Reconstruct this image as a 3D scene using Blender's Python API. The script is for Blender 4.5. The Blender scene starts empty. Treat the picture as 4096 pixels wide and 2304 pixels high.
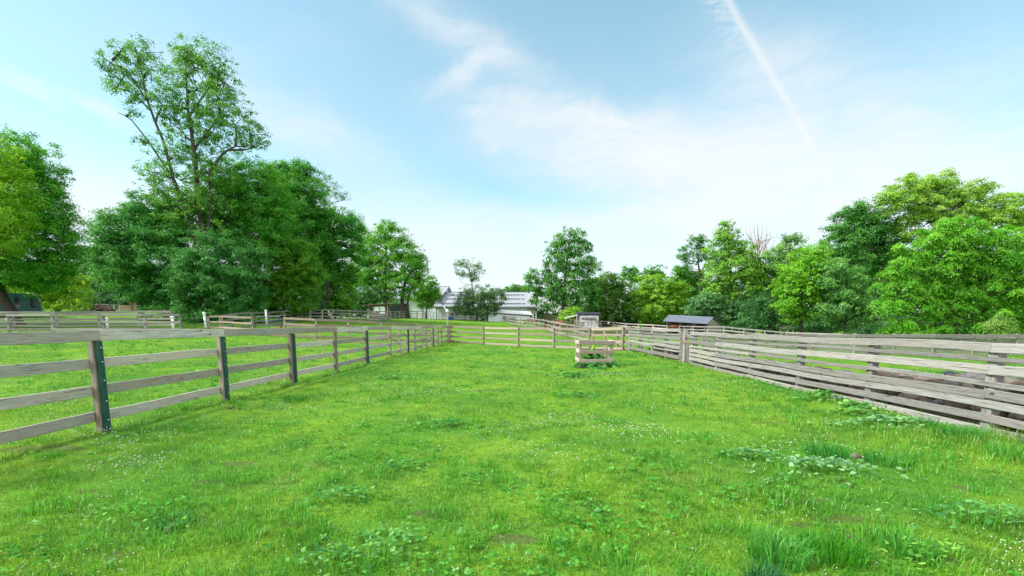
import bpy, bmesh, math, random
import numpy as np
from mathutils import Vector, Matrix

# ------------------------------------------------------------------ camera
F, CU, CV = 1790.0, 2048.0, 1508.0          # focal length / principal point, photo pixels
CAMH, TH = 1.45, math.radians(6.6)          # eye height, downward tilt
sc = bpy.context.scene
COL = sc.collection
cam = bpy.data.cameras.new("camera")
cam.sensor_width = 36.0
cam.lens = 36.0 * F / 4096.0
cam.shift_y = (CV - 1152.0) / 4096.0
cam.clip_start, cam.clip_end = 0.05, 2000.0
camo = bpy.data.objects.new("camera", cam)
camo.location = (0, 0, CAMH)
camo.rotation_euler = (math.pi / 2 - TH, 0, 0)
COL.objects.link(camo)
sc.camera = camo

SUN_AZ, SUN_EL = -104.0, 42.0                # degrees, azimuth from +Y towards +X
EXPOSURE = 1.22

sc.view_settings.view_transform = 'Standard'
sc.view_settings.look = 'None'
sc.view_settings.gamma = 1.0
sc.view_settings.exposure = EXPOSURE
sc.cycles.max_bounces = 5
sc.cycles.diffuse_bounces = 3
sc.cycles.glossy_bounces = 2
sc.cycles.transmission_bounces = 3
sc.cycles.use_denoising = True
sc.cycles.use_adaptive_sampling = True
sc.cycles.adaptive_threshold = 0.02
sc.cycles.sample_clamp_indirect = 4.0


def raydir(u, v):
    a, b = (u - CU) / F, (CV - v) / F
    return np.array([a, math.cos(TH) + b * math.sin(TH), -math.sin(TH) + b * math.cos(TH)])


def W(u, v, Y):
    d = raydir(u, v)
    d = d * (Y / d[1])
    return Vector((d[0], d[1], d[2] + CAMH))


def azel(u, v):
    d = raydir(u, v)
    d = d / np.linalg.norm(d)
    return math.atan2(d[0], d[1]), math.asin(d[2])


# ------------------------------------------------------------------ node helpers
class NT:
    def __init__(s, tree):
        s.t = tree

    def n(s, kind, **kw):
        x = s.t.nodes.new(kind)
        for k, v in kw.items():
            setattr(x, k, v)
        return x

    def l(s, a, b):
        s.t.links.new(a, b)

    def put(s, sock, v):
        if hasattr(v, 'is_output') or isinstance(v, bpy.types.NodeSocket):
            s.l(v, sock)
        elif isinstance(v, (tuple, list)) and len(v) == 3 and sock.type == 'RGBA':
            sock.default_value = (*v, 1)
        else:
            sock.default_value = v

    def m(s, op, a, b=0.0, c=0.0, clamp=False):
        x = s.n('ShaderNodeMath', operation=op, use_clamp=clamp)
        s.put(x.inputs[0], a)
        s.put(x.inputs[1], b)
        s.put(x.inputs[2], c)
        return x.outputs[0]

    def mix(s, f, a, b, mode='MIX'):
        x = s.n('ShaderNodeMix', data_type='RGBA', blend_type=mode)
        s.put(x.inputs[0], f)
        s.put(x.inputs[6], a)
        s.put(x.inputs[7], b)
        return x.outputs[2]

    def noise(s, vec, scale, detail=3, rough=.55, dist=0.0, out=0):
        x = s.n('ShaderNodeTexNoise')
        if vec is not None:
            s.l(vec, x.inputs['Vector'])
        x.inputs['Scale'].default_value = scale
        x.inputs['Detail'].default_value = detail
        x.inputs['Roughness'].default_value = rough
        x.inputs['Distortion'].default_value = dist
        return x.outputs[out]

    def ramp(s, f, lo, hi, a=0.0, b=1.0):
        x = s.n('ShaderNodeMapRange', interpolation_type='SMOOTHSTEP')
        s.put(x.inputs[0], f)
        x.inputs[1].default_value, x.inputs[2].default_value = lo, hi
        x.inputs[3].default_value, x.inputs[4].default_value = a, b
        return x.outputs[0]

    def mapv(s, vec, loc=(0, 0, 0), rot=(0, 0, 0), scale=(1, 1, 1)):
        x = s.n('ShaderNodeMapping')
        s.l(vec, x.inputs[0])
        x.inputs[1].default_value, x.inputs[2].default_value, x.inputs[3].default_value = loc, rot, scale
        return x.outputs[0]


# ------------------------------------------------------------------ world: sky with cirrus and a contrail
wd = bpy.data.worlds.new("World")
sc.world = wd
wd.use_nodes = True
wt = NT(wd.node_tree)
bg = wd.node_tree.nodes['Background']
sky = wt.n('ShaderNodeTexSky', sky_type='NISHITA', sun_disc=False)
sky.sun_elevation = math.radians(SUN_EL)
sky.sun_rotation = math.radians(SUN_AZ)
sky.altitude, sky.air_density, sky.dust_density, sky.ozone_density = 100.0, 1.0, 0.6, 1.6
tc = wt.n('ShaderNodeTexCoord')
sp = wt.n('ShaderNodeSeparateXYZ')
wt.l(tc.outputs['Generated'], sp.inputs[0])
az = wt.m('ARCTAN2', sp.outputs[0], sp.outputs[1])
el = wt.m('ARCSINE', sp.outputs[2])
cb = wt.n('ShaderNodeCombineXYZ')
wt.l(az, cb.inputs[0])
wt.l(el, cb.inputs[1])
wn = wt.noise(cb.outputs[0], 5.0, 5, .6, out=1)
wv = wt.n('ShaderNodeVectorMath', operation='MULTIPLY_ADD')
wt.l(wn, wv.inputs[0])
wv.inputs[1].default_value = (.16, .10, 0)
wt.l(cb.outputs[0], wv.inputs[2])
wo = wt.n('ShaderNodeVectorMath', operation='SUBTRACT')
wt.l(wv.outputs[0], wo.inputs[0])
wo.inputs[1].default_value = (.08, .05, 0)
P = wo.outputs[0]


def pdisp(x, y):
    return azel(x * 1.59, y * 1.59)


def blob(x, y, rx, ry, tilt, amp):
    """soft cloud patch; centre/size given where it stands in the sky (azimuth / elevation)"""
    a, e = pdisp(x, y)
    a1, e1 = pdisp(x + rx, y)
    a2, e2 = pdisp(x, y - ry)
    sx, sy = abs(a1 - a), abs(e2 - e)
    t = math.radians(tilt)
    q = wt.n('ShaderNodeVectorMath', operation='SUBTRACT')
    wt.l(P, q.inputs[0])
    q.inputs[1].default_value = (a, e, 0)
    r = wt.mapv(q.outputs[0], rot=(0, 0, t))
    d = wt.n('ShaderNodeVectorMath', operation='MULTIPLY')
    wt.l(r, d.inputs[0])
    d.inputs[1].default_value = (1 / sx, 1 / sy, 0)
    ln = wt.n('ShaderNodeVectorMath', operation='DOT_PRODUCT')
    wt.l(d.outputs[0], ln.inputs[0])
    wt.l(d.outputs[0], ln.inputs[1])
    ex = wt.m('EXPONENT', wt.m('MULTIPLY', ln.outputs[1], -1.0))
    return wt.m('MULTIPLY', ex, amp)


BLOBS = [(1620, 385, 330, 85, 6, 1.25), (1930, 440, 420, 120, 10, 1.35), (1760, 545, 330, 45, 0, .75), (2300, 480, 330, 120, 0, .6),
         (1190, 100, 330, 60, 24, .45), (1165, 195, 75, 26, -22, .75), (1420, 290, 220, 40, 8, .65), (1185, 292, 60, 14, 3, .5),
         (1960, 190, 230, 90, 25, .5), (2270, 320, 130, 30, 28, .35), (150, 540, 260, 110, 0, .95), (240, 262, 80, 16, 12, .55),
         (760, 320, 200, 70, 18, .5), (40, 215, 90, 25, 10, .4), (1050, 590, 900, 90, 0, .5), (1330, 490, 250, 55, 10, -.20),
         (1250, 320, 90, 60, 0, .4), (1500, 150, 160, 60, 20, .02), (850, 640, 260, 60, 0, .5), (470, 100, 500, 120, -15, .10),
         (2420, 200, 280, 100, 12, .22)]
den = None
for b in BLOBS:
    x = blob(*b)
    den = x if den is None else wt.m('ADD', den, x)
streak = wt.noise(wt.mapv(P, rot=(0, 0, .35), scale=(2.2, 9, 1)), 3.2, 10, .68, .7)
fine = wt.noise(wt.mapv(P, rot=(0, 0, -.25), scale=(3, 12, 1)), 7.0, 9, .7, .5)
mod = wt.m('ADD', wt.m('MULTIPLY', wt.ramp(streak, .28, .72), .85), wt.m('MULTIPLY', fine, .55))
den = wt.m('MULTIPLY', den, wt.m('ADD', mod, .35))
horizon = wt.ramp(el, .02, .30, .85, 0.0)
veil = wt.ramp(el, .05, .9, .32, .08)
den = wt.m('ADD', wt.m('ADD', den, horizon), veil, clamp=False)
# contrail: azimuth as a curve of elevation
TR = [(1800, -60), (1822, 0), (1880, 90), (1940, 175), (1985, 262), (2022, 340), (2062, 410), (2095, 480), (2112, 540)]
ae = np.array([pdisp(*p) for p in TR])
pf = np.polyfit(ae[:, 1], ae[:, 0], 3)
pe = wt.m('ADD', el, wt.m('MULTIPLY', wt.m('SUBTRACT', wt.noise(cb.outputs[0], 30, 4), .5), .012))
poly = wt.m('ADD', wt.m('MULTIPLY', pe, float(pf[0])), float(pf[1]))
poly = wt.m('ADD', wt.m('MULTIPLY', poly, pe), float(pf[2]))
poly = wt.m('ADD', wt.m('MULTIPLY', poly, pe), float(pf[3]))
off = wt.m('SUBTRACT', az, poly)
elt = ae[1, 1]
core_w = wt.ramp(el, ae[7, 1], elt, .0045, .0075)
cw = wt.m('DIVIDE', off, core_w)
core = wt.m('EXPONENT', wt.m('MULTIPLY', wt.m('MULTIPLY', cw, cw), -1.0))
core = wt.m('MULTIPLY', core, wt.ramp(el, ae[8, 1] - .05, ae[6, 1], 0.0, .66))
# feathered left side, only near its upper end
fo = wt.m('DIVIDE', wt.m('ADD', off, .020), .020)
fe = wt.m('EXPONENT', wt.m('MULTIPLY', wt.m('MULTIPLY', fo, fo), -1.0))
fn = wt.noise(wt.mapv(cb.outputs[0], rot=(0, 0, .5), scale=(45, 150, 1)), 1.0, 3, .6)
fe = wt.m('MULTIPLY', wt.m('MULTIPLY', fe, wt.ramp(fn, .42, .62)), wt.ramp(el, ae[3, 1], ae[2, 1] + .05, 0.0, .42))
front = wt.m('GREATER_THAN', sp.outputs[1], 0.0)
trail = wt.m('MULTIPLY', wt.m('ADD', core, fe), front)
den = wt.m('ADD', den, trail)
den = wt.m('SUBTRACT', 1.0, wt.m('EXPONENT', wt.m('MULTIPLY', den, -1.25)), clamp=True)
blue = wt.n('ShaderNodeHueSaturation')
blue.inputs['Hue'].default_value = .462
blue.inputs['Saturation'].default_value = 1.12
blue.inputs['Value'].default_value = 1.32
wt.l(sky.outputs[0], blue.inputs['Color'])
skycol = wt.mix(den, blue.outputs[0], (4.75, 4.95, 5.05))
# unseen bright cloud overhead and behind the camera, added to raise the ambient light
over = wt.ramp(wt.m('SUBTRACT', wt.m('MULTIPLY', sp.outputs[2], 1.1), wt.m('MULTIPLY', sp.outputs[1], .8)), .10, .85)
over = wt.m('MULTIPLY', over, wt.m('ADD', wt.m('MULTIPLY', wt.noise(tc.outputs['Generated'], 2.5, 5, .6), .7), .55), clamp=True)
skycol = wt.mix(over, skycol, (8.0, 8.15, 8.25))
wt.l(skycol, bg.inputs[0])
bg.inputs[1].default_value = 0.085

sd = bpy.data.lights.new("sun", 'SUN')
sd.energy, sd.angle, sd.color = 2.9, math.radians(13.0), (1.0, .97, .92)
so = bpy.data.objects.new("sun", sd)
COL.objects.link(so)
sa, se = math.radians(SUN_AZ), math.radians(SUN_EL)
sdir = Vector((math.sin(sa) * math.cos(se), math.cos(sa) * math.cos(se), math.sin(se)))
so.rotation_euler = (-sdir).to_track_quat('-Z', 'Y').to_euler()
so.location = sdir * 60

# ------------------------------------------------------------------ terrain
ctrl = [(x, y, 0.0) for x, y in [(-6, 1), (-6, 8), (-6, 15), (-5.6, 25), (-5.4, 36), (0, 0), (0, 8), (0, 16), (0, 26), (0, 36), (7, 1),
        (7, 8), (7, 15), (7, 26), (12, 2), (13, 12), (18, 3), (16, 21.6), (24, 21.6), (9, 21.6), (0, -14), (-14, -14), (14, -14), (25, 5)]]
ctrl += [(-12, 4, .02), (-14, 15, .12), (-25, 5, .15), (-22, 18, .45), (-9.5, 33, .3), (-12, 32, .48), (-15.5, 31, .62), (-4.6, 37, .02)]
for u, v, Y in [(-100, 1331, 31), (300, 1331, 31), (732, 1331, 31), (838, 1331, 36), (200, 1322, 34.5), (690, 1318, 34.5), (930, 1316, 38.5),
                (1010, 1304, 45), (1139, 1290, 53), (1243, 1277.5, 61), (1330, 1278, 63), (1450, 1281, 65), (1510, 1285, 63),
                (1547, 1277, 76), (1669, 1272, 91), (1735, 1277, 92), (1861, 1279, 95), (1946, 1283, 95), (2008, 1288, 95),
                (2122, 1311, 64), (2175, 1323, 56), (2268, 1352, 44.6), (2372, 1382, 36), (2353, 1307.5, 81), (2434, 1315, 90), (2503, 1322, 90),
                (2560, 1326, 86), (2673, 1335, 80), (2715, 1337, 70), (2850, 1333, 80), (2894, 1345, 60), (3144, 1374, 52), (3538, 1395, 45),
                (3900, 1400, 45), (475, 1243, 97), (620, 1245, 97), (80, 1258, 52), (300, 1248, 75), (40, 1308, 40), (1600, 1278, 105),
                (2100, 1277, 92), (1450, 1276, 100), (2250, 1300, 88), (3300, 1362, 70), (4000, 1362, 70), (2900, 1325, 110), (2243, 1326, 60), (2188, 1320, 66), (2310, 1336, 60), (2132, 1309, 85)]:
    p = W(u, v, Y)
    ctrl.append((p.x, p.y, p.z))
ctrl += [(-150, 150, 9), (0, 200, 4.5), (150, 150, .5), (-200, 0, 3), (200, 0, -1), (0, -120, 0), (-200, -120, 1), (200, -120, -1), (0, 420, 6),
         (400, 420, 2), (-400, 420, 12)]
ctrl = np.array(ctrl, float)
N = len(ctrl)
A = np.linalg.norm(ctrl[:, None, :2] - ctrl[None, :, :2], axis=2)
PM = np.c_[np.ones(N), ctrl[:, :2]]
M = np.block([[A - np.eye(N) * .15, PM], [PM.T, np.zeros((3, 3))]])
SOL = np.linalg.solve(M, np.r_[ctrl[:, 2], 0, 0, 0])


def terr(x, y):
    x, y = np.atleast_1d(np.asarray(x, float)), np.atleast_1d(np.asarray(y, float))
    out = np.empty(len(x))
    for i in range(0, len(x), 20000):
        xs, ys = x[i:i + 20000], y[i:i + 20000]
        d = np.hypot(xs[:, None] - ctrl[None, :, 0], ys[:, None] - ctrl[None, :, 1])
        out[i:i + 20000] = d @ SOL[:N] + SOL[N] + SOL[N + 1] * xs + SOL[N + 2] * ys
    out += .018 * np.sin(x * 1.7 + 1.3 * np.sin(y * .9)) * np.sin(y * 1.3 + .7) + .008 * np.sin(x * 4.1 + y * 3.3)
    return out


def T(x, y):
    return float(terr([x], [y])[0])


def G(u, Y):
    """ground point under photo column u at distance Y"""
    z = 0.0
    for _ in range(4):
        zc = Y * math.cos(TH) - (z - CAMH) * math.sin(TH)
        x = (u - CU) / F * zc
        z = T(x, Y)
    return Vector((x, Y, z))


rng = np.random.default_rng(11)
R = random.Random(5)
LA, LC = (-5.66, .0125), (6.38, .0180)      # the two long fences: x = a + b*y


# ------------------------------------------------------------------ materials
def new_mat(name):
    m = bpy.data.materials.new(name)
    m.use_nodes = True
    t = NT(m.node_tree)
    return m, t, m.node_tree.nodes['Principled BSDF']


def plain(name, col, rough=.6, metal=0.0, var=.12, scale=6.0, bump=0.0, spec=.4):
    m, t, b = new_mat(name)
    o = t.n('ShaderNodeTexCoord').outputs['Object']
    nz = t.noise(o, scale, 4)
    c = t.mix(nz, tuple(x * (1 - var) for x in col), tuple(min(1, x * (1 + var)) for x in col))
    c = t.mix(t.ramp(t.noise(o, scale * .3, 5, .7), .5, .75, 0, .35), c, tuple(x * .7 for x in col))
    t.l(c, b.inputs['Base Color'])
    b.inputs['Roughness'].default_value = rough
    b.inputs['Metallic'].default_value = metal
    b.inputs['Specular IOR Level'].default_value = spec
    if bump:
        bp = t.n('ShaderNodeBump')
        bp.inputs['Strength'].default_value = bump
        t.l(t.noise(o, scale * 4, 3), bp.inputs['Height'])
        t.l(bp.outputs[0], b.inputs['Normal'])
    return m


def wood(name, light, dark, warm, wam=.3):
    m, t, b = new_mat(name)
    o = t.n('ShaderNodeTexCoord').outputs['Object']
    oi = t.n('ShaderNodeObjectInfo')
    ad = t.n('ShaderNodeVectorMath', operation='MULTIPLY_ADD')
    cbx = t.n('ShaderNodeCombineXYZ')
    for i in range(3):
        t.l(oi.outputs['Random'], cbx.inputs[i])
    t.l(cbx.outputs[0], ad.inputs[0])
    ad.inputs[1].default_value = (37, 19, 11)
    t.l(o, ad.inputs[2])
    v = ad.outputs[0]
    grain = t.noise(t.mapv(v, scale=(1.3, 26, 30)), 2.0, 5, .65, 1.2)
    broad = t.noise(t.mapv(v, scale=(.8, 3, 4)), 1.6, 4, .6)
    c = t.mix(t.ramp(grain, .3, .72), dark, light)
    c = t.mix(t.m('MULTIPLY', t.ramp(broad, .42, .68), wam), c, warm)
    r2 = t.m('FRACT', t.m('MULTIPLY', oi.outputs['Random'], 17.3))
    c = t.mix(t.m('MULTIPLY', r2, .35), c, warm)
    stain = t.noise(t.mapv(v, scale=(.7, 2, 9)), 2.2, 5, .7, .6)
    c = t.mix(t.ramp(stain, .52, .74, 0, .55), c, tuple(x * .62 for x in dark))
    crack = t.noise(t.mapv(v, scale=(.9, 14, 38)), 2.6, 3, .5, .8)
    c = t.mix(t.ramp(crack, .60, .68, 0, .85), c, (.045, .042, .04))
    vo = t.n('ShaderNodeTexVoronoi')
    t.l(t.mapv(v, scale=(2.1, 2.2, 4.2)), vo.inputs['Vector'])
    vo.inputs['Scale'].default_value = 1.0
    c = t.mix(t.ramp(t.m('ADD', vo.outputs['Distance'], t.m('MULTIPLY', t.m('SUBTRACT', grain, .5), .12)), .045, .11, .9, 0), c, (.07, .05, .035))
    r1 = t.m('ADD', t.m('MULTIPLY', oi.outputs['Random'], .62), .66)
    c = t.mix(1.0, c, t.n('ShaderNodeCombineColor').outputs[0], 'MULTIPLY') if False else c
    hs = t.n('ShaderNodeHueSaturation')
    t.l(c, hs.inputs['Color'])
    t.l(r1, hs.inputs['Value'])
    t.l(hs.outputs[0], b.inputs['Base Color'])
    b.inputs['Roughness'].default_value = .82
    b.inputs['Specular IOR Level'].default_value = .25
    bp = t.n('ShaderNodeBump')
    bp.inputs['Strength'].default_value = .25
    bp.inputs['Distance'].default_value = .01
    t.l(grain, bp.inputs['Height'])
    t.l(bp.outputs[0], b.inputs['Normal'])
    return m


MAT = {}
MAT['wood_grey'] = wood('weathered_grey_wood', (.56, .54, .51), (.33, .31, .29), (.47, .375, .285), .55)
MAT['wood_pale'] = wood('bleached_wood', (.345, .338, .325), (.165, .162, .155), (.28, .245, .205), .4)
MAT['wood_tan'] = wood('tan_wood', (.37, .325, .28), (.205, .175, .145), (.33, .245, .17), .45)
MAT['wood_dark'] = wood('brown_wood', (.30, .23, .16), (.17, .12, .08), (.26, .17, .10), .5)
MAT['green_steel'] = plain('green_painted_steel', (.012, .075, .06), .42, 0, .2, 9)
MAT['dark_steel'] = plain('dark_steel', (.02, .035, .04), .45, .2, .2, 9)
MAT['grey_steel'] = plain('galvanised_steel', (.38, .40, .42), .45, .5, .15, 7)
MAT['white'] = plain('white_siding', (.76, .81, .88), .6, 0, .05, 1.2)
MAT['white_pvc'] = plain('white_plastic', (.80, .82, .82), .45, 0, .05, 5)
MAT['roof'] = plain('grey_metal_roof', (.36, .375, .40), .5, .25, .14, .5)
MAT['roof_white'] = plain('white_metal_roof', (.74, .76, .76), .5, 0, .12, .8)
MAT['roof_dark'] = plain('dark_roof', (.03, .035, .055), .55, 0, .2, 3)
MAT['roof_blue'] = plain('blue_grey_metal_roof', (.20, .225, .28), .38, .5, .25, 1.0)
MAT['guard'] = plain('grey_guard_rail', (.16, .18, .2), .5, .4)
MAT['beige'] = plain('beige_metal_siding', (.50, .46, .38), .6, 0, .07, 1.5)
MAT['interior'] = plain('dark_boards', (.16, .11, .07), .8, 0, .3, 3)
MAT['glass'] = plain('dark_glass', (.02, .025, .03), .08, 0, .1, 3, spec=.8)
MAT['blue'] = plain('blue_plastic', (.02, .11, .55), .4, 0, .1, 5)
MAT['red'] = plain('red_plastic', (.5, .03, .03), .4)
MAT['trailer'] = plain('dull_blue_aluminium', (.050, .120, .145), .30, .3, .2, 1.3)
MAT['horse'] = plain('chestnut_coat', (.15, .052, .020), .55, 0, .25, 3)
MAT['horse_dark'] = plain('dark_coat', (.025, .018, .016), .6, 0, .3, 4)
MAT['skin'] = plain('skin', (.52, .30, .21), .6)
MAT['shirt'] = plain('white_cotton', (.78, .80, .84), .8)
MAT['trousers'] = plain('dark_cotton', (.02, .022, .03), .85)
MAT['hair'] = plain('grey_hair', (.3, .28, .26), .8)
MAT['stone'], t_, b_ = new_mat('field_stone')
o_ = t_.n('ShaderNodeTexCoord').outputs['Object']
f_ = t_.n('ShaderNodeAttribute', attribute_name='lv').outputs['Fac']
c_ = t_.mix(t_.ramp(f_, .0, .5), (.045, .040, .036), (.105, .070, .048))
c_ = t_.mix(t_.ramp(f_, .5, .75), c_, (.16, .135, .11))
c_ = t_.mix(t_.ramp(f_, .85, .97), c_, (.115, .115, .12))
c_ = t_.mix(t_.ramp(t_.noise(o_, 14, 5, .7), .45, .65, 0, .65), c_, (.04, .034, .028))
t_.l(c_, b_.inputs['Base Color'])
b_.inputs['Roughness'].default_value = .9
bp_ = t_.n('ShaderNodeBump')
bp_.inputs['Strength'].default_value = .7
t_.l(t_.noise(o_, 22, 5, .7), bp_.inputs['Height'])
t_.l(bp_.outputs[0], b_.inputs['Normal'])
MAT['rust'] = plain('brown_mulch', (.075, .050, .034), .95, 0, .4, 1.5, .8)


def bark(name, col):
    m, t, b = new_mat(name)
    o = t.n('ShaderNodeTexCoord').outputs['Object']
    g = t.noise(t.mapv(o, scale=(6, 6, 1.2)), 1.5, 5, .7)
    c = t.mix(t.ramp(g, .3, .7), tuple(x * .55 for x in col), tuple(x * 1.3 for x in col))
    t.l(c, b.inputs['Base Color'])
    b.inputs['Roughness'].default_value = .9
    bp = t.n('ShaderNodeBump')
    bp.inputs['Strength'].default_value = .6
    t.l(g, bp.inputs['Height'])
    t.l(bp.outputs[0], b.inputs['Normal'])
    return m


MAT['bark'] = bark('brown_bark', (.070, .058, .047))
MAT['bark_grey'] = bark('grey_bark', (.21, .18, .15))
MAT['bark_pale'] = bark('dead_wood', (.34, .25, .20))


def leafmat(name, trans=.42, gloss=.022):
    """leaf colour = the object's own colour, varied leaf by leaf with the attribute lv"""
    m, t, b = new_mat(name)
    m.node_tree.nodes.remove(b)
    oi = t.n('ShaderNodeObjectInfo')
    at = t.n('ShaderNodeAttribute', attribute_name='lv')
    f = at.outputs['Fac']
    hs = t.n('ShaderNodeHueSaturation')
    t.l(oi.outputs['Color'], hs.inputs['Color'])
    t.put(hs.inputs['Hue'], t.m('ADD', t.m('MULTIPLY', f, -.048), .526))
    t.put(hs.inputs['Saturation'], t.m('ADD', t.m('MULTIPLY', f, -.06), 1.06))
    t.put(hs.inputs['Value'], t.m('ADD', t.m('MULTIPLY', f, 1.75), 1.0))
    d = t.n('ShaderNodeBsdfDiffuse')
    tr = t.n('ShaderNodeBsdfTranslucent')
    gl = t.n('ShaderNodeBsdfGlossy')
    gl.inputs['Roughness'].default_value = .45
    t.l(hs.outputs[0], d.inputs[0])
    hs2 = t.n('ShaderNodeHueSaturation')
    hs2.inputs['Hue'].default_value = .485
    hs2.inputs['Value'].default_value = 1.25
    t.l(hs.outputs[0], hs2.inputs['Color'])
    t.l(hs2.outputs[0], tr.inputs[0])
    a = t.n('ShaderNodeMixShader')
    a.inputs[0].default_value = trans
    t.l(d.outputs[0], a.inputs[1])
    t.l(tr.outputs[0], a.inputs[2])
    c = t.n('ShaderNodeMixShader')
    c.inputs[0].default_value = gloss
    t.l(a.outputs[0], c.inputs[1])
    t.l(gl.outputs[0], c.inputs[2])
    t.l(c.outputs[0], m.node_tree.nodes['Material Output'].inputs[0])
    return m


MAT['leaf'] = leafmat('leaves')


def spot(u, v):
    d = raydir(u, v)
    k = -CAMH / d[2]
    return d[0] * k, d[1] * k


SOIL = [(*spot(u, v), rx, ry) for u, v, rx, ry in [(3180, 2005, .20, .09), (3260, 2010, .12, .06), (3360, 2085, .22, .09), (3210, 2105, .10, .05), (3420, 2160, .09, .06), (3740, 2250, .16, .07),
        (3880, 1950, .15, .07), (470, 2215, .10, .06), (840, 1925, .14, .06), (350, 1965, .10, .06), (1200, 2100, .12, .06), (1730, 2060, .16, .08), (2050, 2150, .18, .08), (950, 1855, .16, .08), (160, 1800, .5, .16),
        (3990, 1705, .5, .12), (3080, 1690, .3, .08), (1950, 1560, .35, .15)]]


def grassmat(name, base=False):
    m, t, b = new_mat(name)
    g = t.n('ShaderNodeNewGeometry').outputs['Position']
    n1 = t.noise(g, .35, 4, .6)
    n2 = t.noise(g, 1.6, 4, .6)
    n3 = t.noise(g, .12, 2, .5)
    c = t.mix(t.ramp(n1, .36, .64), (.080, .230, .018), (.185, .335, .022))
    c = t.mix(t.ramp(n2, .40, .70, 0, .75), c, (.048, .190, .020))
    c = t.mix(t.ramp(n3, .45, .7, 0, .45), c, (.195, .315, .020))
    n4 = t.noise(g, .8, 5, .65, .5)
    c = t.mix(t.ramp(n4, .56, .72, 0, .55), c, (.235, .265, .055))
    n5 = t.noise(g, 5.0, 3, .6)
    c = t.mix(t.ramp(n5, .52, .70, 0, .38), c, (.040, .170, .022))
    if base:
        soil = t.noise(g, 2.4, 5, .65)
        c = t.mix(t.m('MULTIPLY', t.ramp(soil, .60, .72), .8), c, (.075, .055, .030))
        c = t.mix(.30, c, (.05, .12, .012))
        # bare yards: worn earth by the gates and the shelters
        spx = t.n('ShaderNodeSeparateXYZ')
        t.l(g, spx.inputs[0])

        def yard(x, y, rx, ry):
            a = t.m('DIVIDE', t.m('SUBTRACT', spx.outputs[0], x), rx)
            bb = t.m('DIVIDE', t.m('SUBTRACT', spx.outputs[1], y), ry)
            r = t.m('ADD', t.m('MULTIPLY', a, a), t.m('MULTIPLY', bb, bb))
            return t.ramp(t.m('ADD', r, t.m('MULTIPLY', t.m('SUBTRACT', n2, .5), 1.2)), .8, 1.2, 1, 0)
        for (x, y, rx, ry, col) in [(-16.5, 33.5, 3.2, 1.7, (.16, .12, .075)), (-10.5, 30.2, 3.4, .8, (.17, .13, .085)),
                                    (20, 86, 15, 12, (.06, .055, .055)), (32, 72, 13, 7, (.065, .058, .055)), (-23, 47, 5, 2.0, (.15, .12, .085)),
                                    (40, 66, 40, 8, (.05, .045, .035)), (6.5, 27.4, .5, 2, (.11, .085, .05))]:
            c = t.mix(t.m('MULTIPLY', yard(x, y, rx, ry), .93), c, col)
        for (x, y, rx, ry) in SOIL:
            c = t.mix(t.m('MULTIPLY', yard(x, y, rx, ry), .6), c, (.085, .070, .038))
        # earth strip under the board fence and round the rubble wall
        dl = t.m('SUBTRACT', spx.outputs[0], t.m('ADD', t.m('MULTIPLY', spx.outputs[1], LC[1]), LC[0] + .5))
        dl = t.m('ADD', t.m('ABSOLUTE', dl), t.m('MULTIPLY', t.m('SUBTRACT', n2, .5), .5))
        c = t.mix(t.m('MULTIPLY', t.m('MULTIPLY', t.ramp(dl, .30, .55, 1, 0), t.m('LESS_THAN', spx.outputs[1], 26.0)), .9), c, (.075, .058, .042))
        t.l(c, b.inputs['Base Color'])
        b.inputs['Roughness'].default_value = .95
        b.inputs['Specular IOR Level'].default_value = .1
        bp = t.n('ShaderNodeBump')
        bp.inputs['Strength'].default_value = .8
        bp.inputs['Distance'].default_value = .05
        t.l(t.noise(g, 14, 4, .7), bp.inputs['Height'])
        t.l(bp.outputs[0], b.inputs['Normal'])
        return m
    m.node_tree.nodes.remove(b)
    f = t.n('ShaderNodeAttribute', attribute_name='lv').outputs['Fac']
    hs = t.n('ShaderNodeHueSaturation')
    t.l(c, hs.inputs['Color'])
    t.put(hs.inputs['Hue'], t.m('ADD', t.m('MULTIPLY', f, -.03), .515))
    t.put(hs.inputs['Value'], t.m('ADD', t.m('MULTIPLY', f, .9), .75))
    col = t.mix(t.ramp(f, .965, .985, 0, .8), hs.outputs[0], (.34, .27, .13))
    d = t.n('ShaderNodeBsdfDiffuse')
    tr = t.n('ShaderNodeBsdfTranslucent')
    t.l(col, d.inputs[0])
    t.l(t.mix(.25, col, (.2, .4, .03)), tr.inputs[0])
    a = t.n('ShaderNodeMixShader')
    a.inputs[0].default_value = .38
    t.l(d.outputs[0], a.inputs[1])
    t.l(tr.outputs[0], a.inputs[2])
    gl = t.n('ShaderNodeBsdfGlossy')
    gl.inputs['Roughness'].default_value = .4
    e = t.n('ShaderNodeMixShader')
    e.inputs[0].default_value = .04
    t.l(a.outputs[0], e.inputs[1])
    t.l(gl.outputs[0], e.inputs[2])
    t.l(e.outputs[0], m.node_tree.nodes['Material Output'].inputs[0])
    return m


MAT['ground'] = grassmat('pasture_ground', True)
MAT['grass'] = grassmat('grass_blades')
MAT['flower'] = plain('clover_flower', (.58, .53, .50), .85, 0, .15, 40)



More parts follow.
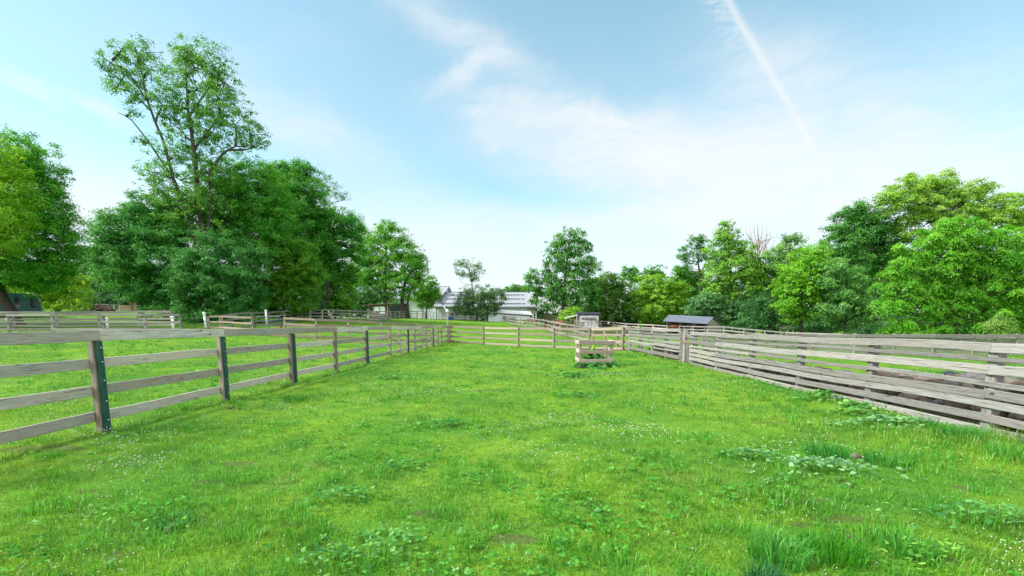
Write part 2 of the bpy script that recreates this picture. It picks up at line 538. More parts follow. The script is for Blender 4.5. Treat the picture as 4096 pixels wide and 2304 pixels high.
# ------------------------------------------------------------------ mesh helpers
class MB:
    def __init__(s):
        s.v, s.f = [], []

    def add(s, vs, fs):
        o = len(s.v)
        s.v += [tuple(x) for x in vs]
        s.f += [tuple(i + o for i in f) for f in fs]
        return s

    def box(s, c, d, rz=0.0, M=None):
        x, y, z = d[0] / 2, d[1] / 2, d[2] / 2
        vs = [Vector((i * x, j * y, k * z)) for i in (-1, 1) for j in (-1, 1) for k in (-1, 1)]
        m = Matrix.Translation(Vector(c)) @ (M if M is not None else Matrix.Rotation(rz, 4, 'Z'))
        return s.add([m @ p for p in vs], [(0, 1, 3, 2), (4, 6, 7, 5), (0, 4, 5, 1), (2, 3, 7, 6), (0, 2, 6, 4), (1, 5, 7, 3)])

    def quad(s, a, b, c, d):
        return s.add([a, b, c, d], [(0, 1, 2, 3)])

    def prism(s, poly, ext):
        """polygon (list of 3D points) pushed along ext"""
        e = Vector(ext)
        n = len(poly)
        vs = [Vector(p) for p in poly] + [Vector(p) + e for p in poly]
        fs = [tuple(range(n - 1, -1, -1)), tuple(range(n, 2 * n))]
        fs += [(i, (i + 1) % n, n + (i + 1) % n, n + i) for i in range(n)]
        return s.add(vs, fs)

    def tube(s, pts, rad, n=6, cap=True):
        pts = [Vector(p) for p in pts]
        if not hasattr(rad, '__len__'):
            rad = [rad] * len(pts)
        rings, prev = [], None
        for i, p in enumerate(pts):
            d = (pts[min(i + 1, len(pts) - 1)] - pts[max(i - 1, 0)])
            if d.length < 1e-6:
                d = Vector((0, 0, 1))
            d.normalize()
            a = prev - d * prev.dot(d) if prev is not None else Vector((1, .13, .21)).cross(d)
            if a.length < 1e-4:
                a = Vector((0, 1, .2)).cross(d)
            a.normalize()
            prev = a
            b = d.cross(a)
            rings.append([p + (a * math.cos(2 * math.pi * k / n) + b * math.sin(2 * math.pi * k / n)) * rad[i] for k in range(n)])
        vs = [q for r in rings for q in r]
        fs = []
        for i in range(len(pts) - 1):
            for k in range(n):
                fs.append((i * n + k, i * n + (k + 1) % n, (i + 1) * n + (k + 1) % n, (i + 1) * n + k))
        if cap:
            fs.append(tuple(range(n - 1, -1, -1)))
            fs.append(tuple(range((len(pts) - 1) * n, len(pts) * n)))
        return s.add(vs, fs)

    def lathe(s, c, prof, n=12):
        vs, fs = [], []
        for r, z in prof:
            for k in range(n):
                a = 2 * math.pi * k / n
                vs.append((c[0] + r * math.cos(a), c[1] + r * math.sin(a), c[2] + z))
        for i in range(len(prof) - 1):
            for k in range(n):
                fs.append((i * n + k, i * n + (k + 1) % n, (i + 1) * n + (k + 1) % n, (i + 1) * n + k))
        fs.append(tuple(range(n - 1, -1, -1)))
        fs.append(tuple(range((len(prof) - 1) * n, len(prof) * n)))
        return s.add(vs, fs)

    def build(s, name, mat, parent=None, loc=(0, 0, 0), smooth=False):
        me = bpy.data.meshes.new(name)
        me.from_pydata(s.v, [], s.f)
        me.materials.append(MAT[mat])
        if smooth:
            me.polygons.foreach_set('use_smooth', [True] * len(me.polygons))
        me.update()
        o = bpy.data.objects.new(name, me)
        COL.objects.link(o)
        o.location = loc
        if parent is not None:
            o.parent = parent
        return o


def tag(o, label, cat, group=None, kind=None):
    o['label'] = label
    o['category'] = cat
    if group:
        o['group'] = group
    if kind:
        o['kind'] = kind
    return o


def thing(name, label, cat, loc=(0, 0, 0), rz=0.0, group=None):
    o = bpy.data.objects.new(name, None)
    o.empty_display_size = .2
    COL.objects.link(o)
    o.location = loc
    o.rotation_euler = (0, 0, rz)
    return tag(o, label, cat, group)


def board(name, mat, root, p0, p1, h, t, ydir=None, warp=.004, seg=5, ch=.006):
    """a sawn board from p0 to p1 (relative to root): height h, thickness t, local x along its length"""
    p0, p1 = Vector(p0), Vector(p1)
    x = p1 - p0
    L = x.length
    x.normalize()
    y = Vector(ydir) if ydir is not None else Vector((0, 0, 1)).cross(x)
    y = (y - x * y.dot(x)).normalized()
    z = x.cross(y)
    ch = min(ch, h * .2, t * .2)
    hy, hz = t / 2, h / 2
    prof = [(-hy + ch, -hz), (hy - ch, -hz), (hy, -hz + ch), (hy, hz - ch), (hy - ch, hz), (-hy + ch, hz), (-hy, hz - ch), (-hy, -hz + ch)]
    vs, fs = [], []
    a1, a2, a3 = R.uniform(-warp, warp), R.uniform(-warp, warp), R.uniform(-.012, .012)
    for i in range(seg + 1):
        s = i / seg
        dz = a1 * math.sin(math.pi * s) + a2 * math.sin(2 * math.pi * s)
        dy = .5 * a2 * math.sin(math.pi * s)
        for (py, pz) in prof:
            vs.append((s * (L - .004) + .002, py + dy + pz * a3 * (s - .5) * 2, pz + dz))
    n = len(prof)
    for i in range(seg):
        for k in range(n):
            fs.append((i * n + k, (i + 1) * n + k, (i + 1) * n + (k + 1) % n, i * n + (k + 1) % n))
    fs.append(tuple(range(n)))
    fs.append(tuple(range((seg + 1) * n - 1, seg * n - 1, -1)))
    me = bpy.data.meshes.new(name)
    me.from_pydata(vs, [], fs)
    me.materials.append(MAT[mat])
    o = bpy.data.objects.new(name, me)
    COL.objects.link(o)
    m = Matrix((x, y, z)).transposed().to_4x4()
    m.translation = p0
    o.parent = root
    o.matrix_local = m
    return o


def fence(label, pts, height, rails, mat='wood_grey', pmat=None, pw=.10, t=.036, side=1, span=1, group='board fences around the paddocks',
          pt=None, name='rail_fence', lean=.008, jit=.006, stagger=True, endx=0.0, topside=None, posts=None):
    """pts are ground points (Vector). rails = [(top height, width)].  side +1: rails on the right-hand side walking along pts."""
    root = thing(name, label, 'fence', pts[0], 0, group)
    pt = pt or pw
    o0 = pts[0]
    n = len(pts)
    dirs = []
    for i in range(n):
        d = (pts[min(i + 1, n - 1)] - pts[max(i - 1, 0)])
        d.z = 0
        dirs.append(d.normalized())
    out = []
    for i, p in enumerate(pts):
        if posts is not None and not posts[i]:
            continue
        q = p - o0
        top = q + Vector((R.uniform(-lean, lean), R.uniform(-lean, lean), height))
        out.append(board('post', pmat or mat, root, q + Vector((0, 0, -.12)), top, pt * R.uniform(.95, 1.05), pw, ydir=dirs[i], seg=3, ch=.008))
    for k, (zt, w) in enumerate(rails):
        i = 0
        first = True
        sd = topside if (topside is not None and k == 0) else side
        while i < n - 1:
            stp = span
            if first and stagger and span > 1 and k % 2:
                stp = 1
            first = False
            j = min(i + stp, n - 1)
            for (a, b) in [(i, j)]:
                d = pts[b] - pts[a]
                d2 = Vector((d.x, d.y, 0)).normalized()
                nr = Vector((d2.y, -d2.x, 0)) * sd * (pt / 2 + t / 2 + .004)
                pa = pts[a] - o0 + nr + Vector((0, 0, zt - w / 2 + R.uniform(-jit, jit)))
                pb = pts[b] - o0 + nr + Vector((0, 0, zt - w / 2 + R.uniform(-jit, jit)))
                if a == 0:
                    pa = pa - d2 * (pw / 2 + endx)
                if b == n - 1:
                    pb = pb + d2 * (pw / 2 + endx)
                board('rail', mat, root, pa, pb, w * R.uniform(.96, 1.03), t, warp=.007 * (b - a) + .003)
            i = j
    return root


def line(p, q, n):
    """n ground points from p to q, following the terrain"""
    o = []
    for i in range(n):
        s = i / (n - 1)
        x, y = p.x + (q.x - p.x) * s, p.y + (q.y - p.y) * s
        o.append(Vector((x, y, T(x, y))))
    return o


def tube_gate(label, p, q, h, nb, mat='green_steel', r=.024, z0=.12, arch=True, verts=1, group=None, cat='gate', tilt=0.0):
    root = thing('tube_gate', label, cat, p, 0, group)
    v = q - p
    L = Vector((v.x, v.y, 0)).length
    ux = Vector((v.x / L, v.y / L, v.z / L))
    up = Vector((0, 0, 1))
    c = .22 if arch else .02

    def at(s, z):
        return ux * s + up * z
    fr = MB()
    pts = [at(0, z0), at(0, h - c)]
    for k in range(1, 5):
        a = math.pi / 2 * k / 5
        pts.append(at(c - c * math.cos(a), h - c + c * math.sin(a)))
    pts += [at(c, h), at(L - c, h)]
    for k in range(1, 5):
        a = math.pi / 2 * k / 5
        pts.append(at(L - c + c * math.sin(a), h - c + c * math.cos(a)))
    pts += [at(L, h - c), at(L, z0)]
    fr.tube(pts, r, 8)
    fr.build('frame', mat, root, smooth=True)
    for k in range(nb):
        z = z0 + (h - z0) * k / nb
        MB().tube([at(.01, z), at(L - .01, z)], r * .9, 6).build('bar', mat, root, smooth=True)
    for k in range(verts):
        s = L * (k + 1) / (verts + 1)
        MB().box(at(s, (h + z0) / 2), (.05, .02, h - z0), math.atan2(ux.y, ux.x)).build('upright', mat, root)
    return root


# ------------------------------------------------------------------ ground sheet
def axis(lo, hi, fine, step0, grow, step1):
    a, x, s = [0.0], 0.0, step0
    while x < hi:
        s = step0 if x < fine else min(s * grow, step1)
        x += s
        a.append(x)
    b, x, s = [], 0.0, step0
    while x > lo:
        s = step0 if -x < fine else min(s * grow, step1)
        x -= s
        b.append(x)
    return np.array(b[::-1] + a)


gx, gy = axis(-450, 450, 14, .35, 1.06, 18), axis(-90, 620, 30, .35, 1.05, 18)
XX, YY = np.meshgrid(gx, gy)
ZZ = terr(XX.ravel(), YY.ravel())
nx, ny = len(gx), len(gy)
me = bpy.data.meshes.new('ground')
vv = np.c_[XX.ravel(), YY.ravel(), ZZ].astype(np.float32)
ii = (np.arange(ny - 1)[:, None] * nx + np.arange(nx - 1)[None, :]).ravel()
ff = np.c_[ii, ii + 1, ii + 1 + nx, ii + nx]
me.vertices.add(len(vv))
me.vertices.foreach_set('co', vv.ravel())
me.loops.add(ff.size)
me.loops.foreach_set('vertex_index', ff.ravel().astype(np.int32))
me.polygons.add(len(ff))
me.polygons.foreach_set('loop_start', np.arange(0, ff.size, 4, dtype=np.int32))
me.polygons.foreach_set('use_smooth', np.ones(len(ff), bool))
me.materials.append(MAT['ground'])
me.update(calc_edges=True)
go = bpy.data.objects.new('ground', me)
COL.objects.link(go)
go['kind'] = 'structure'


def fast_mesh(name, verts, faces, mat, lv=None, parent=None, loc=(0, 0, 0), color=None):
    """numpy mesh; faces is (n,3) or (n,4); lv is a per-vertex leaf variation"""
    me = bpy.data.meshes.new(name)
    verts = np.asarray(verts, np.float32)
    faces = np.asarray(faces, np.int32)
    me.vertices.add(len(verts))
    me.vertices.foreach_set('co', verts.ravel())
    me.loops.add(faces.size)
    me.loops.foreach_set('vertex_index', faces.ravel())
    me.polygons.add(len(faces))
    me.polygons.foreach_set('loop_start', np.arange(0, faces.size, faces.shape[1], dtype=np.int32))
    if lv is not None:
        at = me.attributes.new('lv', 'FLOAT', 'POINT')
        at.data.foreach_set('value', np.asarray(lv, np.float32))
    me.materials.append(MAT[mat])
    me.update(calc_edges=True)
    o = bpy.data.objects.new(name, me)
    COL.objects.link(o)
    o.location = loc
    if parent is not None:
        o.parent = parent
    if color is not None:
        o.color = (*color, 1)
    return o


#@@FENCES
# ------------------------------------------------------------------ fences near the camera
# left paddock fence: four boards, steel strips on some posts
def on_line(u, a, b):
    """ground point seen under column u on the straight line x = a + b*y"""
    k = (u - CU) / F
    y = (a - k * CAMH * math.sin(TH)) / (k * math.cos(TH) - b)
    return Vector((a + b * y, y, T(a + b * y, y)))


pA = [on_line(u, *LA) for u in (-620, 419, 902, 1172, 1346, 1468, 1563, 1600, 1630, 1660, 1685, 1706, 1730, 1754, 1767, 1797)]
railsA = [(1.375, .145), (.998, .135), (.634, .135), (.275, .135)]
fA = fence('long grey four board fence with green steel strips on some posts, running along the pasture', pA, 1.27, railsA, 'wood_grey', 'wood_tan',
           pw=.16, pt=.07, side=-1, topside=1, span=1)
for i in (1, 2, 3, 5, 8, 12):
    p = pA[i] - pA[0]
    d = (pA[i + 1] - pA[i - 1]).normalized()
    nr = Vector((d.y, -d.x, 0))
    q = p + nr * .062 + d * (.045 if i in (3, 8, 12) else -.022)
    st = board('steel_strip', 'green_steel', fA, q + Vector((0, 0, -.08)), q + Vector((0, 0, 1.222)), .066, .050, ydir=nr, seg=2, warp=0, ch=.003)
    if i < 3:
        for z in (.16, .42, .70, .95, 1.14):
            MB().lathe((0, 0, 0), [(.008, 0), (.008, .006), (.004, .009)], 8).build('bolt', 'white_pvc', fA, q + nr * .026 + Vector((0, 0, z))).rotation_euler = \
                nr.to_track_quat('Z', 'Y').to_euler()

# cross fence
uB = [1802, 1933.5, 2073, 2214, 2356, 2490, 2519]
pa, pb = on_line(1797, *LA), on_line(2519, *LC)
pB = []
for u in uB:
    lo, hi = 0.0, 1.0
    for _ in range(40):
        s = (lo + hi) / 2
        x, y = pa.x + (pb.x - pa.x) * s, pa.y + (pb.y - pa.y) * s
        uu = CU + F * x / (y * math.cos(TH) + CAMH * math.sin(TH))
        if uu < u:
            lo = s
        else:
            hi = s
    pB.append(Vector((x, y, T(x, y))))
fence('four board wooden fence crossing the end of the pasture behind the planting crate', pB, 1.34,
      [(1.33, .15), (.95, .14), (.56, .14), (.15, .14)], 'wood_tan', pw=.10, side=-1)

# right close-board fence, with the small picket gate in it
pC = [on_line(u, *LC) for u in (4700, 3953, 3477, 3196, 3004, 2869, 2769)]
railsC = [(1.22, .125), (1.016, .062), (.915, .128), (.705, .07), (.587, .12), (.425, .105), (.27, .11)]
d0 = (pC[0] - pC[1])
pC = [pC[0] + d0 * .9] + pC
pC[0].z = T(pC[0].x, pC[0].y)
fC = fence('silvery close board fence of seven uneven boards along the stone wall', pC, 1.16, railsC, 'wood_pale', 'wood_pale',
           pw=.13, side=-1, span=2, jit=.012)
for i in range(len(pC) - 1):
    d = (pC[i + 1] - pC[i]).normalized()
    nr = Vector((d.y, -d.x, 0)) * -.10
    board('base_board', 'wood_pale', fC, pC[i] - pC[0] + nr + Vector((0, 0, .045)), pC[i + 1] - pC[0] + nr + Vector((0, 0, .045)), .10, .036)
pC2 = [on_line(u, *LC) for u in (2724, 2664, 2610, 2564, 2521)]
fence('silvery close board fence between the picket gate and the cross fence', pC2, 1.22,
      [(1.30, .13), (1.10, .06), (.99, .13), (.80, .11), (.62, .13), (.44, .07), (.24, .15)], 'wood_pale', 'wood_pale', pw=.12, side=-1, span=2, jit=.012)
g0, g1 = on_line(2727, *LC), on_line(2767, *LC)
gd = (g1 - g0).normalized()
gn = Vector((gd.y, -gd.x, 0))
pg = thing('picket_gate', 'narrow wooden picket gate set into the silvery board fence', 'gate', g0)
L = (g1 - g0).length
for q in (0.0, L):
    board('post', 'wood_pale', pg, gd * q - gn * .10 + Vector((0, 0, -.1)), gd * q - gn * .10 + Vector((0, 0, 1.22 if q else 1.30)), .12, .12, ydir=gd, seg=3)
board('top_board', 'wood_pale', pg, gd * .08 + Vector((0, 0, 1.03)) - gn * .13, gd * (L - .08) + Vector((0, 0, 1.01)) - gn * .13, .13, .03)
board('cross_board', 'wood_dark', pg, gd * .08 + Vector((0, 0, .80)) + gn * .03, gd * (L - .08) + Vector((0, 0, .80)) + gn * .03, .10, .03)
for k in range(6):
    s = .16 + (L - .30) * k / 5
    w = .14 if k == 0 else .055
    board('picket', 'wood_pale', pg, gd * s + Vector((0, 0, .05)), gd * s + Vector((R.uniform(-.01, .01), 0, 1.08 if k == 0 else .82)), w, .025, ydir=gn, seg=2)

# lattice fence across the lawn
uD = [2810, 2953, 3098, 3257, 3413, 3568, 3726, 3887, 4060, 4240, 4420]
pD = [G(u, 21.6) for u in uD]
fD = fence('low grey fence with diamond lattice panels behind the mown lawn', pD, 1.05, [(1.02, .15)], 'wood_pale', pw=.10, side=1)
for i in range(len(pD) - 1):
    a, b = pD[i] - pD[0], pD[i + 1] - pD[0]
    d = b - a
    L = d.length - .13
    ux = d.normalized()
    mb = MB()
    H0, H1, w = .10, .80, .020
    for sgn, yo in ((1, -.012), (-1, .012)):
        c = -H1
        while c < L + H1:
            # strip: x = c + sgn*(z-H0)
            za, zb = H0, H1
            xa, xb = c, c + (zb - za) * sgn
            if sgn < 0:
                xa, xb = c + (H1 - H0), c
            def clip(xa, za, xb, zb):
                if max(xa, xb) < 0 or min(xa, xb) > L:
                    return None
                t0, t1 = 0.0, 1.0
                dx = xb - xa
                if dx:
                    q0, q1 = (0 - xa) / dx, (L - xa) / dx
                    t0, t1 = max(0, min(q0, q1)), min(1, max(q0, q1))
                if t1 - t0 < .02:
                    return None
                return xa + dx * t0, za + (zb - za) * t0, xa + dx * t1, za + (zb - za) * t1
            r = clip(xa, za, xb, zb)
            if r:
                A0 = a + ux * (r[0] + .065) + Vector((0, yo, r[1]))
                A1 = a + ux * (r[2] + .065) + Vector((0, yo, r[3]))
                n2 = (ux * (-(r[3] - r[1])) + Vector((0, 0, 1)) * (r[2] - r[0]))
                if n2.length > 1e-4:
                    n2 = n2.normalized() * w
                    mb.prism([A0 - n2, A1 - n2, A1 + n2, A0 + n2], (0, .010, 0))
            c += .15
    mb.build('lattice_panel', 'wood_pale', fD)
    for z in (.07, .82):
        board('lattice_rail', 'wood_pale', fD, a + ux * .05 + Vector((0, -.03, z)), b - ux * .05 + Vector((0, -.03, z)), .05, .022)
board('end_board', 'wood_tan', fD, Vector((.10, -.09, .0)), Vector((.10, -.09, 1.0)), .10, .03, ydir=(0, 1, 0), seg=3)
tube_gate('dark green tube gate lying low between board fence and lattice fence', G(2655, 23.4), G(2806, 22.2), 1.0, 4, 'green_steel', .026, verts=0)

# ------------------------------------------------------------------ fences further away
pJ = [G(u, 31.0) for u in (-520, -330, -145, 39, 215, 419, 585, 725)]
fence('grey three board fence ending at the dark gate, with white pipe posts standing close behind', pJ, 1.24, [(1.28, .155), (.79, .15), (.30, .15)], 'wood_pale', pw=.14, side=1, t=.04)
pK = [G(u, 34.5) for u in (-500, -300, -120, 60, 233, 400, 562, 690)]
fK = fence('weathered three board fence with a diagonal brace at its end, just behind a similar one', pK, 1.36, [(1.44, .155), (.90, .15), (.42, .15)], 'wood_pale', pw=.14, side=1, t=.04)
e = pK[-1] - pK[0]
board('brace', 'wood_tan', fK, e + Vector((-.75, .3, 1.55)), e + Vector((.1, .3, .25)), .09, .035)
tube_gate('dark tube gate with four thin bars between two grey board fences', G(727, 33.5), G(832, 36.0), 1.25, 3, 'dark_steel', .021, z0=.3, arch=False, group=None)
pM = [G(837.6, 36.0), G(885.7, 35.2), G(1014.6, 31.8)]
fence('short tan board fence leading from the thin bar gate to the arched green gate', pM, 1.32, [(1.31, .14), (.89, .13), (.47, .13)], 'wood_tan', pw=.13, side=1)
tube_gate('green tube gate with rounded top corners between two tan posts', G(1024, 31.6), G(1130, 31.2), 1.36, 4, 'green_steel', .027, z0=.18, verts=1)
tg = [o for o in COL.objects if o.name.startswith('tube_gate')][-1]
MB().box((1.78, -.03, .62), (.07, .05, .16)).build('latch', 'red', tg)
uP = [(1142, 31.0), (1267, 31.0), (1396, 31.9), (1529, 33.2), (1661, 34.8), (1790, 36.4)]
pP = [G(u, Y) for u, Y in uP]
fence('tan four board fence running from the arched green gate to the lamp pole', pP, 1.36, [(1.36, .14), (.98, .13), (.58, .13), (.18, .13)], 'wood_tan', pw=.11, side=1)
uQ = [(892, 36.2), (930.7, 38.5), (1009, 45), (1078, 49), (1139, 53), (1193, 57.5), (1243, 61), (1291, 62), (1330, 63), (1366, 64), (1399, 65), (1430, 65.5),
      (1465, 67), (1508, 71), (1547, 76), (1564, 79), (1582, 82), (1599, 84.5), (1615, 87), (1631, 89), (1669, 91)]
pQ = [G(u, Y) for u, Y in uQ]
fence('long pale fence climbing the slope below the dark trees to the barn gate', pQ, 1.36, [(1.36, .15), (.93, .14), (.50, .14), (.12, .13)], 'wood_pale', 'wood_tan', pw=.13, side=1)
pS = [G(1669.5, 91.5), G(1697, 91.8)]
fence('open grey board panel beside the pair of barn gates', pS, 1.42, [(1.42, .12), (.95, .12), (.5, .12)], 'wood_tan', pw=.14, side=1)
for k, (ua, ub, lb) in enumerate([(1701, 1733, 'dark tube gate, white door behind, beside the grey board panel'),
                                  (1736, 1767, 'dark tube gate before the small dark barn window')]):
    tube_gate(lb, G(ua, 92), G(ub, 92), 1.5, 6, 'dark_steel', .03, z0=.1, verts=2, group='pair of gates at the barn')
pH = [G(1771, 92.5), G(1815, 93.5), G(1861, 95), G(1908, 95), G(1946, 95)]
fence('four board fence in front of the grey barn wall, beneath the olive shrub', pH, 1.36, [(1.36, .14), (.95, .13), (.55, .13), (.15, .13)], 'wood_tan', pw=.13, side=1)
a, b = G(1947, 95), G(2006, 95)
sg = thing('board_gate', 'solid grey board gate before the white shed with the awning', 'gate', a)
for k in range(6):
    board('plank', 'wood_tan', sg, Vector((0, -.05, .16 + k * .21)), b - a + Vector((0, -.05, .16 + k * .21)), .20, .03)
for s in (0, .5, 1):
    board('post', 'wood_tan', sg, (b - a) * s + Vector((0, .06, 0)), (b - a) * s + Vector((0, .06, 1.42)), .12, .12, ydir=(1, 0, 0), seg=2)
uG = [2008, 2015.5, 2022, 2030.7, 2038.6, 2048.5, 2059, 2068, 2081, 2095, 2109, 2122.5, 2137.7, 2155, 2175, 2194, 2216.5, 2240.5, 2268, 2299.5, 2332,
      2372, 2418, 2470, 2519]
pG = [G(u, 95 - 2.8 * i) for i, u in enumerate(uG)]
fence('long pale three board fence slanting from the barn yard to the cross fence', pG, 1.42, [(1.42, .16), (.93, .15), (.42, .15)], 'wood_pale', 'wood_tan', pw=.14, side=1)
pF = [G(u, Y) for u, Y in [(2403, 94), (2455, 92), (2503, 90), (2553.6, 87), (2611.6, 84), (2673, 80)]]
fence('grey three board fence behind the walking person', pF, 1.42, [(1.42, .17), (.92, .16), (.42, .16)], 'wood_grey', pw=.15, side=1)
pE = [G(u, Y) for u, Y in [(2716, 70), (2737, 69), (2764, 67), (2817.5, 64), (2894, 60), (2974.5, 57), (3058, 54), (3143, 52), (3313, 49), (3430, 47),
                           (3538, 45), (3687, 44), (3840, 43), (4000, 42), (4180, 41)]]
fence('pale three board fence cutting in front of the shelter and on below the lime trees', pE, 1.32, [(1.32, .16), (.88, .15), (.45, .15)], 'wood_pale', pw=.12, side=1)
uR = [(290, 62), (330, 70), (358, 78), (384, 86), (409, 91), (433, 94), (457, 96), (478, 97)]
pR = [G(u, Y) for u, Y in uR]
fence('thin pole fence curving up the hill to the open hut', pR, 1.3, [(1.3, .14), (.82, .13), (.36, .13)], 'wood_grey', pw=.13, side=1)
pR2 = [G(u, 97) for u in (545, 575, 612, 640)]
fence('short dim pole fence under the trees beside the open hut', pR2, 1.2, [(1.2, .12), (.8, .12), (.4, .12)], 'wood_dark', pw=.12, side=1)
pU = [G(u, Y) for u, Y in [(2120, 100), (2180, 100), (2240, 100), (2300, 98)]]
fence('dark board fence behind the horses near the walnut tree', pU, 1.5, [(1.5, .14), (1.1, .14), (.7, .14)], 'wood_dark', pw=.14, side=1)
#@@END_FENCES

#@@BUILDINGS
# ------------------------------------------------------------------ buildings
def ribbed(root, name, mat, a, b, c, d, n, h=.05, w=.06, th=.08):
    """metal roof slope a-b (eave), d-c (ridge) with n raised seams"""
    a, b, c, d = map(Vector, (a, b, c, d))
    nr = (b - a).cross(d - a).normalized()
    mb = MB()
    mb.prism([a, b, c, d], nr * th)
    for k in range(n + 1):
        s = k / n
        p, q = a.lerp(b, s), d.lerp(c, s)
        t = (b - a).normalized() * w / 2
        mb.prism([p - t + nr * (th + .002), p + t + nr * (th + .002), q + t + nr * (th + .002), q - t + nr * (th + .002)], nr * h)
    return mb.build(name, mat, root), nr


# long barn behind, ridge parallel to the picture
Y1, Y2 = 101.0, 117.0
zb = T(-20, 101) - .3
xl, xr = -52.0, -16.5
ze, zr = W(1700, 1194, Y1).z, W(1797, 1147, Y2).z
b1 = thing('barn', 'tall white barn with grey roof and gable end, behind the maples', 'barn', (xl, Y1, zb))
o = Vector((xl, Y1, zb))
wl, he, hr, dp = xr - xl, ze - zb, zr - zb, Y2 - Y1
mb = MB()
mb.prism([(0, .3, 0), (wl - .5, .3, 0), (wl - .5, .3, he), (0, .3, he)], (0, .2, 0))
mb.build('wall', 'white', b1)
mb = MB()
mb.prism([(wl - .5, .3, 0), (wl - .5, 2 * dp - .3, 0), (wl - .5, 2 * dp - .3, he), (wl - .5, dp, hr - .1), (wl - .5, .3, he)], (.15, 0, 0))
mb.build('gable_wall', 'white', b1)
ribbed(b1, 'roof', 'roof', (-.4, -.4, he - .1), (wl + .4, -.4, he - .1), (wl + .4, dp, hr), (-.4, dp, hr), 36)
ribbed(b1, 'roof', 'roof', (wl + .4, 2 * dp + .4, he - .1), (-.4, 2 * dp + .4, he - .1), (-.4, dp, hr), (wl + .4, dp, hr), 36)
MB().box((wl / 2, dp, hr + .1), (wl + .9, .4, .12)).build('ridge_cap', 'guard', b1)
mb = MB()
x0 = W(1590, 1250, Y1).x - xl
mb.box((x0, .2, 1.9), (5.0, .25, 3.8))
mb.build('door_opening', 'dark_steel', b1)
MB().box((wl - .55, .1, he / 2), (.25, .25, he)).build('corner_trim', 'white_pvc', b1)
MB().tube([(wl - .9, -.3, he - .3), (wl - .9, .0, he - .9), (wl - .9, .05, .3)], .08, 6).build('downpipe', 'white_pvc', b1)
MB().box((wl - 1.7, -.75, he + .3), (.5, .9, 2.6)).build('chimney_flue', 'dark_steel', b1)

# lower barn in front with three rows of snow guards
Y1, Y2 = 98.0, 114.0
xl, xr = W(1737, 1226, Y1).x, W(2119, 1226, Y1).x
zb = T(-5, 98) - .3
he, hr = W(1900, 1226, Y1).z - zb, W(1900, 1170, Y2).z - zb
b2 = thing('barn', 'long grey roofed barn with dark snow guard rows, behind the white shed', 'barn', (xl, Y1, zb))
wl, dp = xr - xl, Y2 - Y1
mb = MB()
mb.prism([(.3, .5, 0), (wl - .6, .5, 0), (wl - .6, .5, he), (.3, .5, he)], (0, .2, 0))
mb.build('wall', 'white', b2)
MB().prism([(wl - .6, .5, 0), (wl - .6, 2 * dp - .5, 0), (wl - .6, 2 * dp - .5, he), (wl - .6, dp, hr - .1), (wl - .6, .5, he)], (.15, 0, 0)).build('gable_wall', 'white', b2)
MB().prism([(.3, .5, 0), (.3, 2 * dp - .5, 0), (.3, 2 * dp - .5, he), (.3, dp, hr - .1), (.3, .5, he)], (.15, 0, 0)).build('gable_wall', 'white', b2)
r1, nr = ribbed(b2, 'roof', 'roof', (-.2, -.5, he - .12), (wl + .2, -.5, he - .12), (wl + .2, dp, hr), (-.2, dp, hr), 30)
ribbed(b2, 'roof', 'roof', (wl + .2, 2 * dp + .5, he - .12), (-.2, 2 * dp + .5, he - .12), (-.2, dp, hr), (wl + .2, dp, hr), 30)
MB().box((wl / 2, dp, hr + .12), (wl + .5, .5, .12)).build('ridge_cap', 'guard', b2)
for f in (.13, .44, .73):
    k = 0
    x = 1.6 - f * 0
    while x < wl - 1.0:
        e = min(x + 4.1, wl - .9)
        MB().box(((x + e) / 2, -.5 + (dp + .5) * f, he - .12 + (hr - he + .12) * f + .26), (e - x, .10, .22)).build('snow_guard', 'guard', b2)
        x += 4.35
MB().box((wl / 2, -.56, he - .20), (wl + .4, .10, .22)).build('fascia', 'guard', b2)
for (x, y) in ((4.2, 5.0), (4.6, 2.0)):
    MB().lathe((x, y, he + (hr - he) * y / dp - .1), [(.22, 0), (.1, .3), (.1, 1.5)], 8).build('vent_pipe', 'white_pvc', b2)
wx = W(1817, 1255, Y1).x - xl
for k in (0, 1):
    f = MB().box((wx - .5 + k * 1.0, .46, 1.75), (.85, .14, .95)).build('window', 'white_pvc', b2)
    MB().box((wx - .5 + k * 1.0, .37, 1.75), (.68, .06, .78)).build('pane', 'glass', f)
# porch at its right end
px0, px1 = wl - .5, W(2158, 1246, Y1).x - xl
hp = W(2158, 1246, Y1).z - zb
mb = MB()
mb.prism([(px0, -.2, he - .15), (px1, -.2, hp), (px1, -.2, hp + .12), (px0, -.2, he)], (0, 9, 0))
mb.build('porch_roof', 'guard', b2)
MB().prism([(px0, 0, he - .3), (px1 - .4, 0, hp + .02), (px1 - .4, 0, hp - .25), (px0, 0, hp - .25)], (0, .15, 0)).build('porch_gable', 'beige', b2)
for xx in (px1 - .75, px1 - 1.4):
    MB().box((xx, .1, (hp - .27) / 2), (.26, .26, hp - .27)).build('porch_post', 'white_pvc', b2)

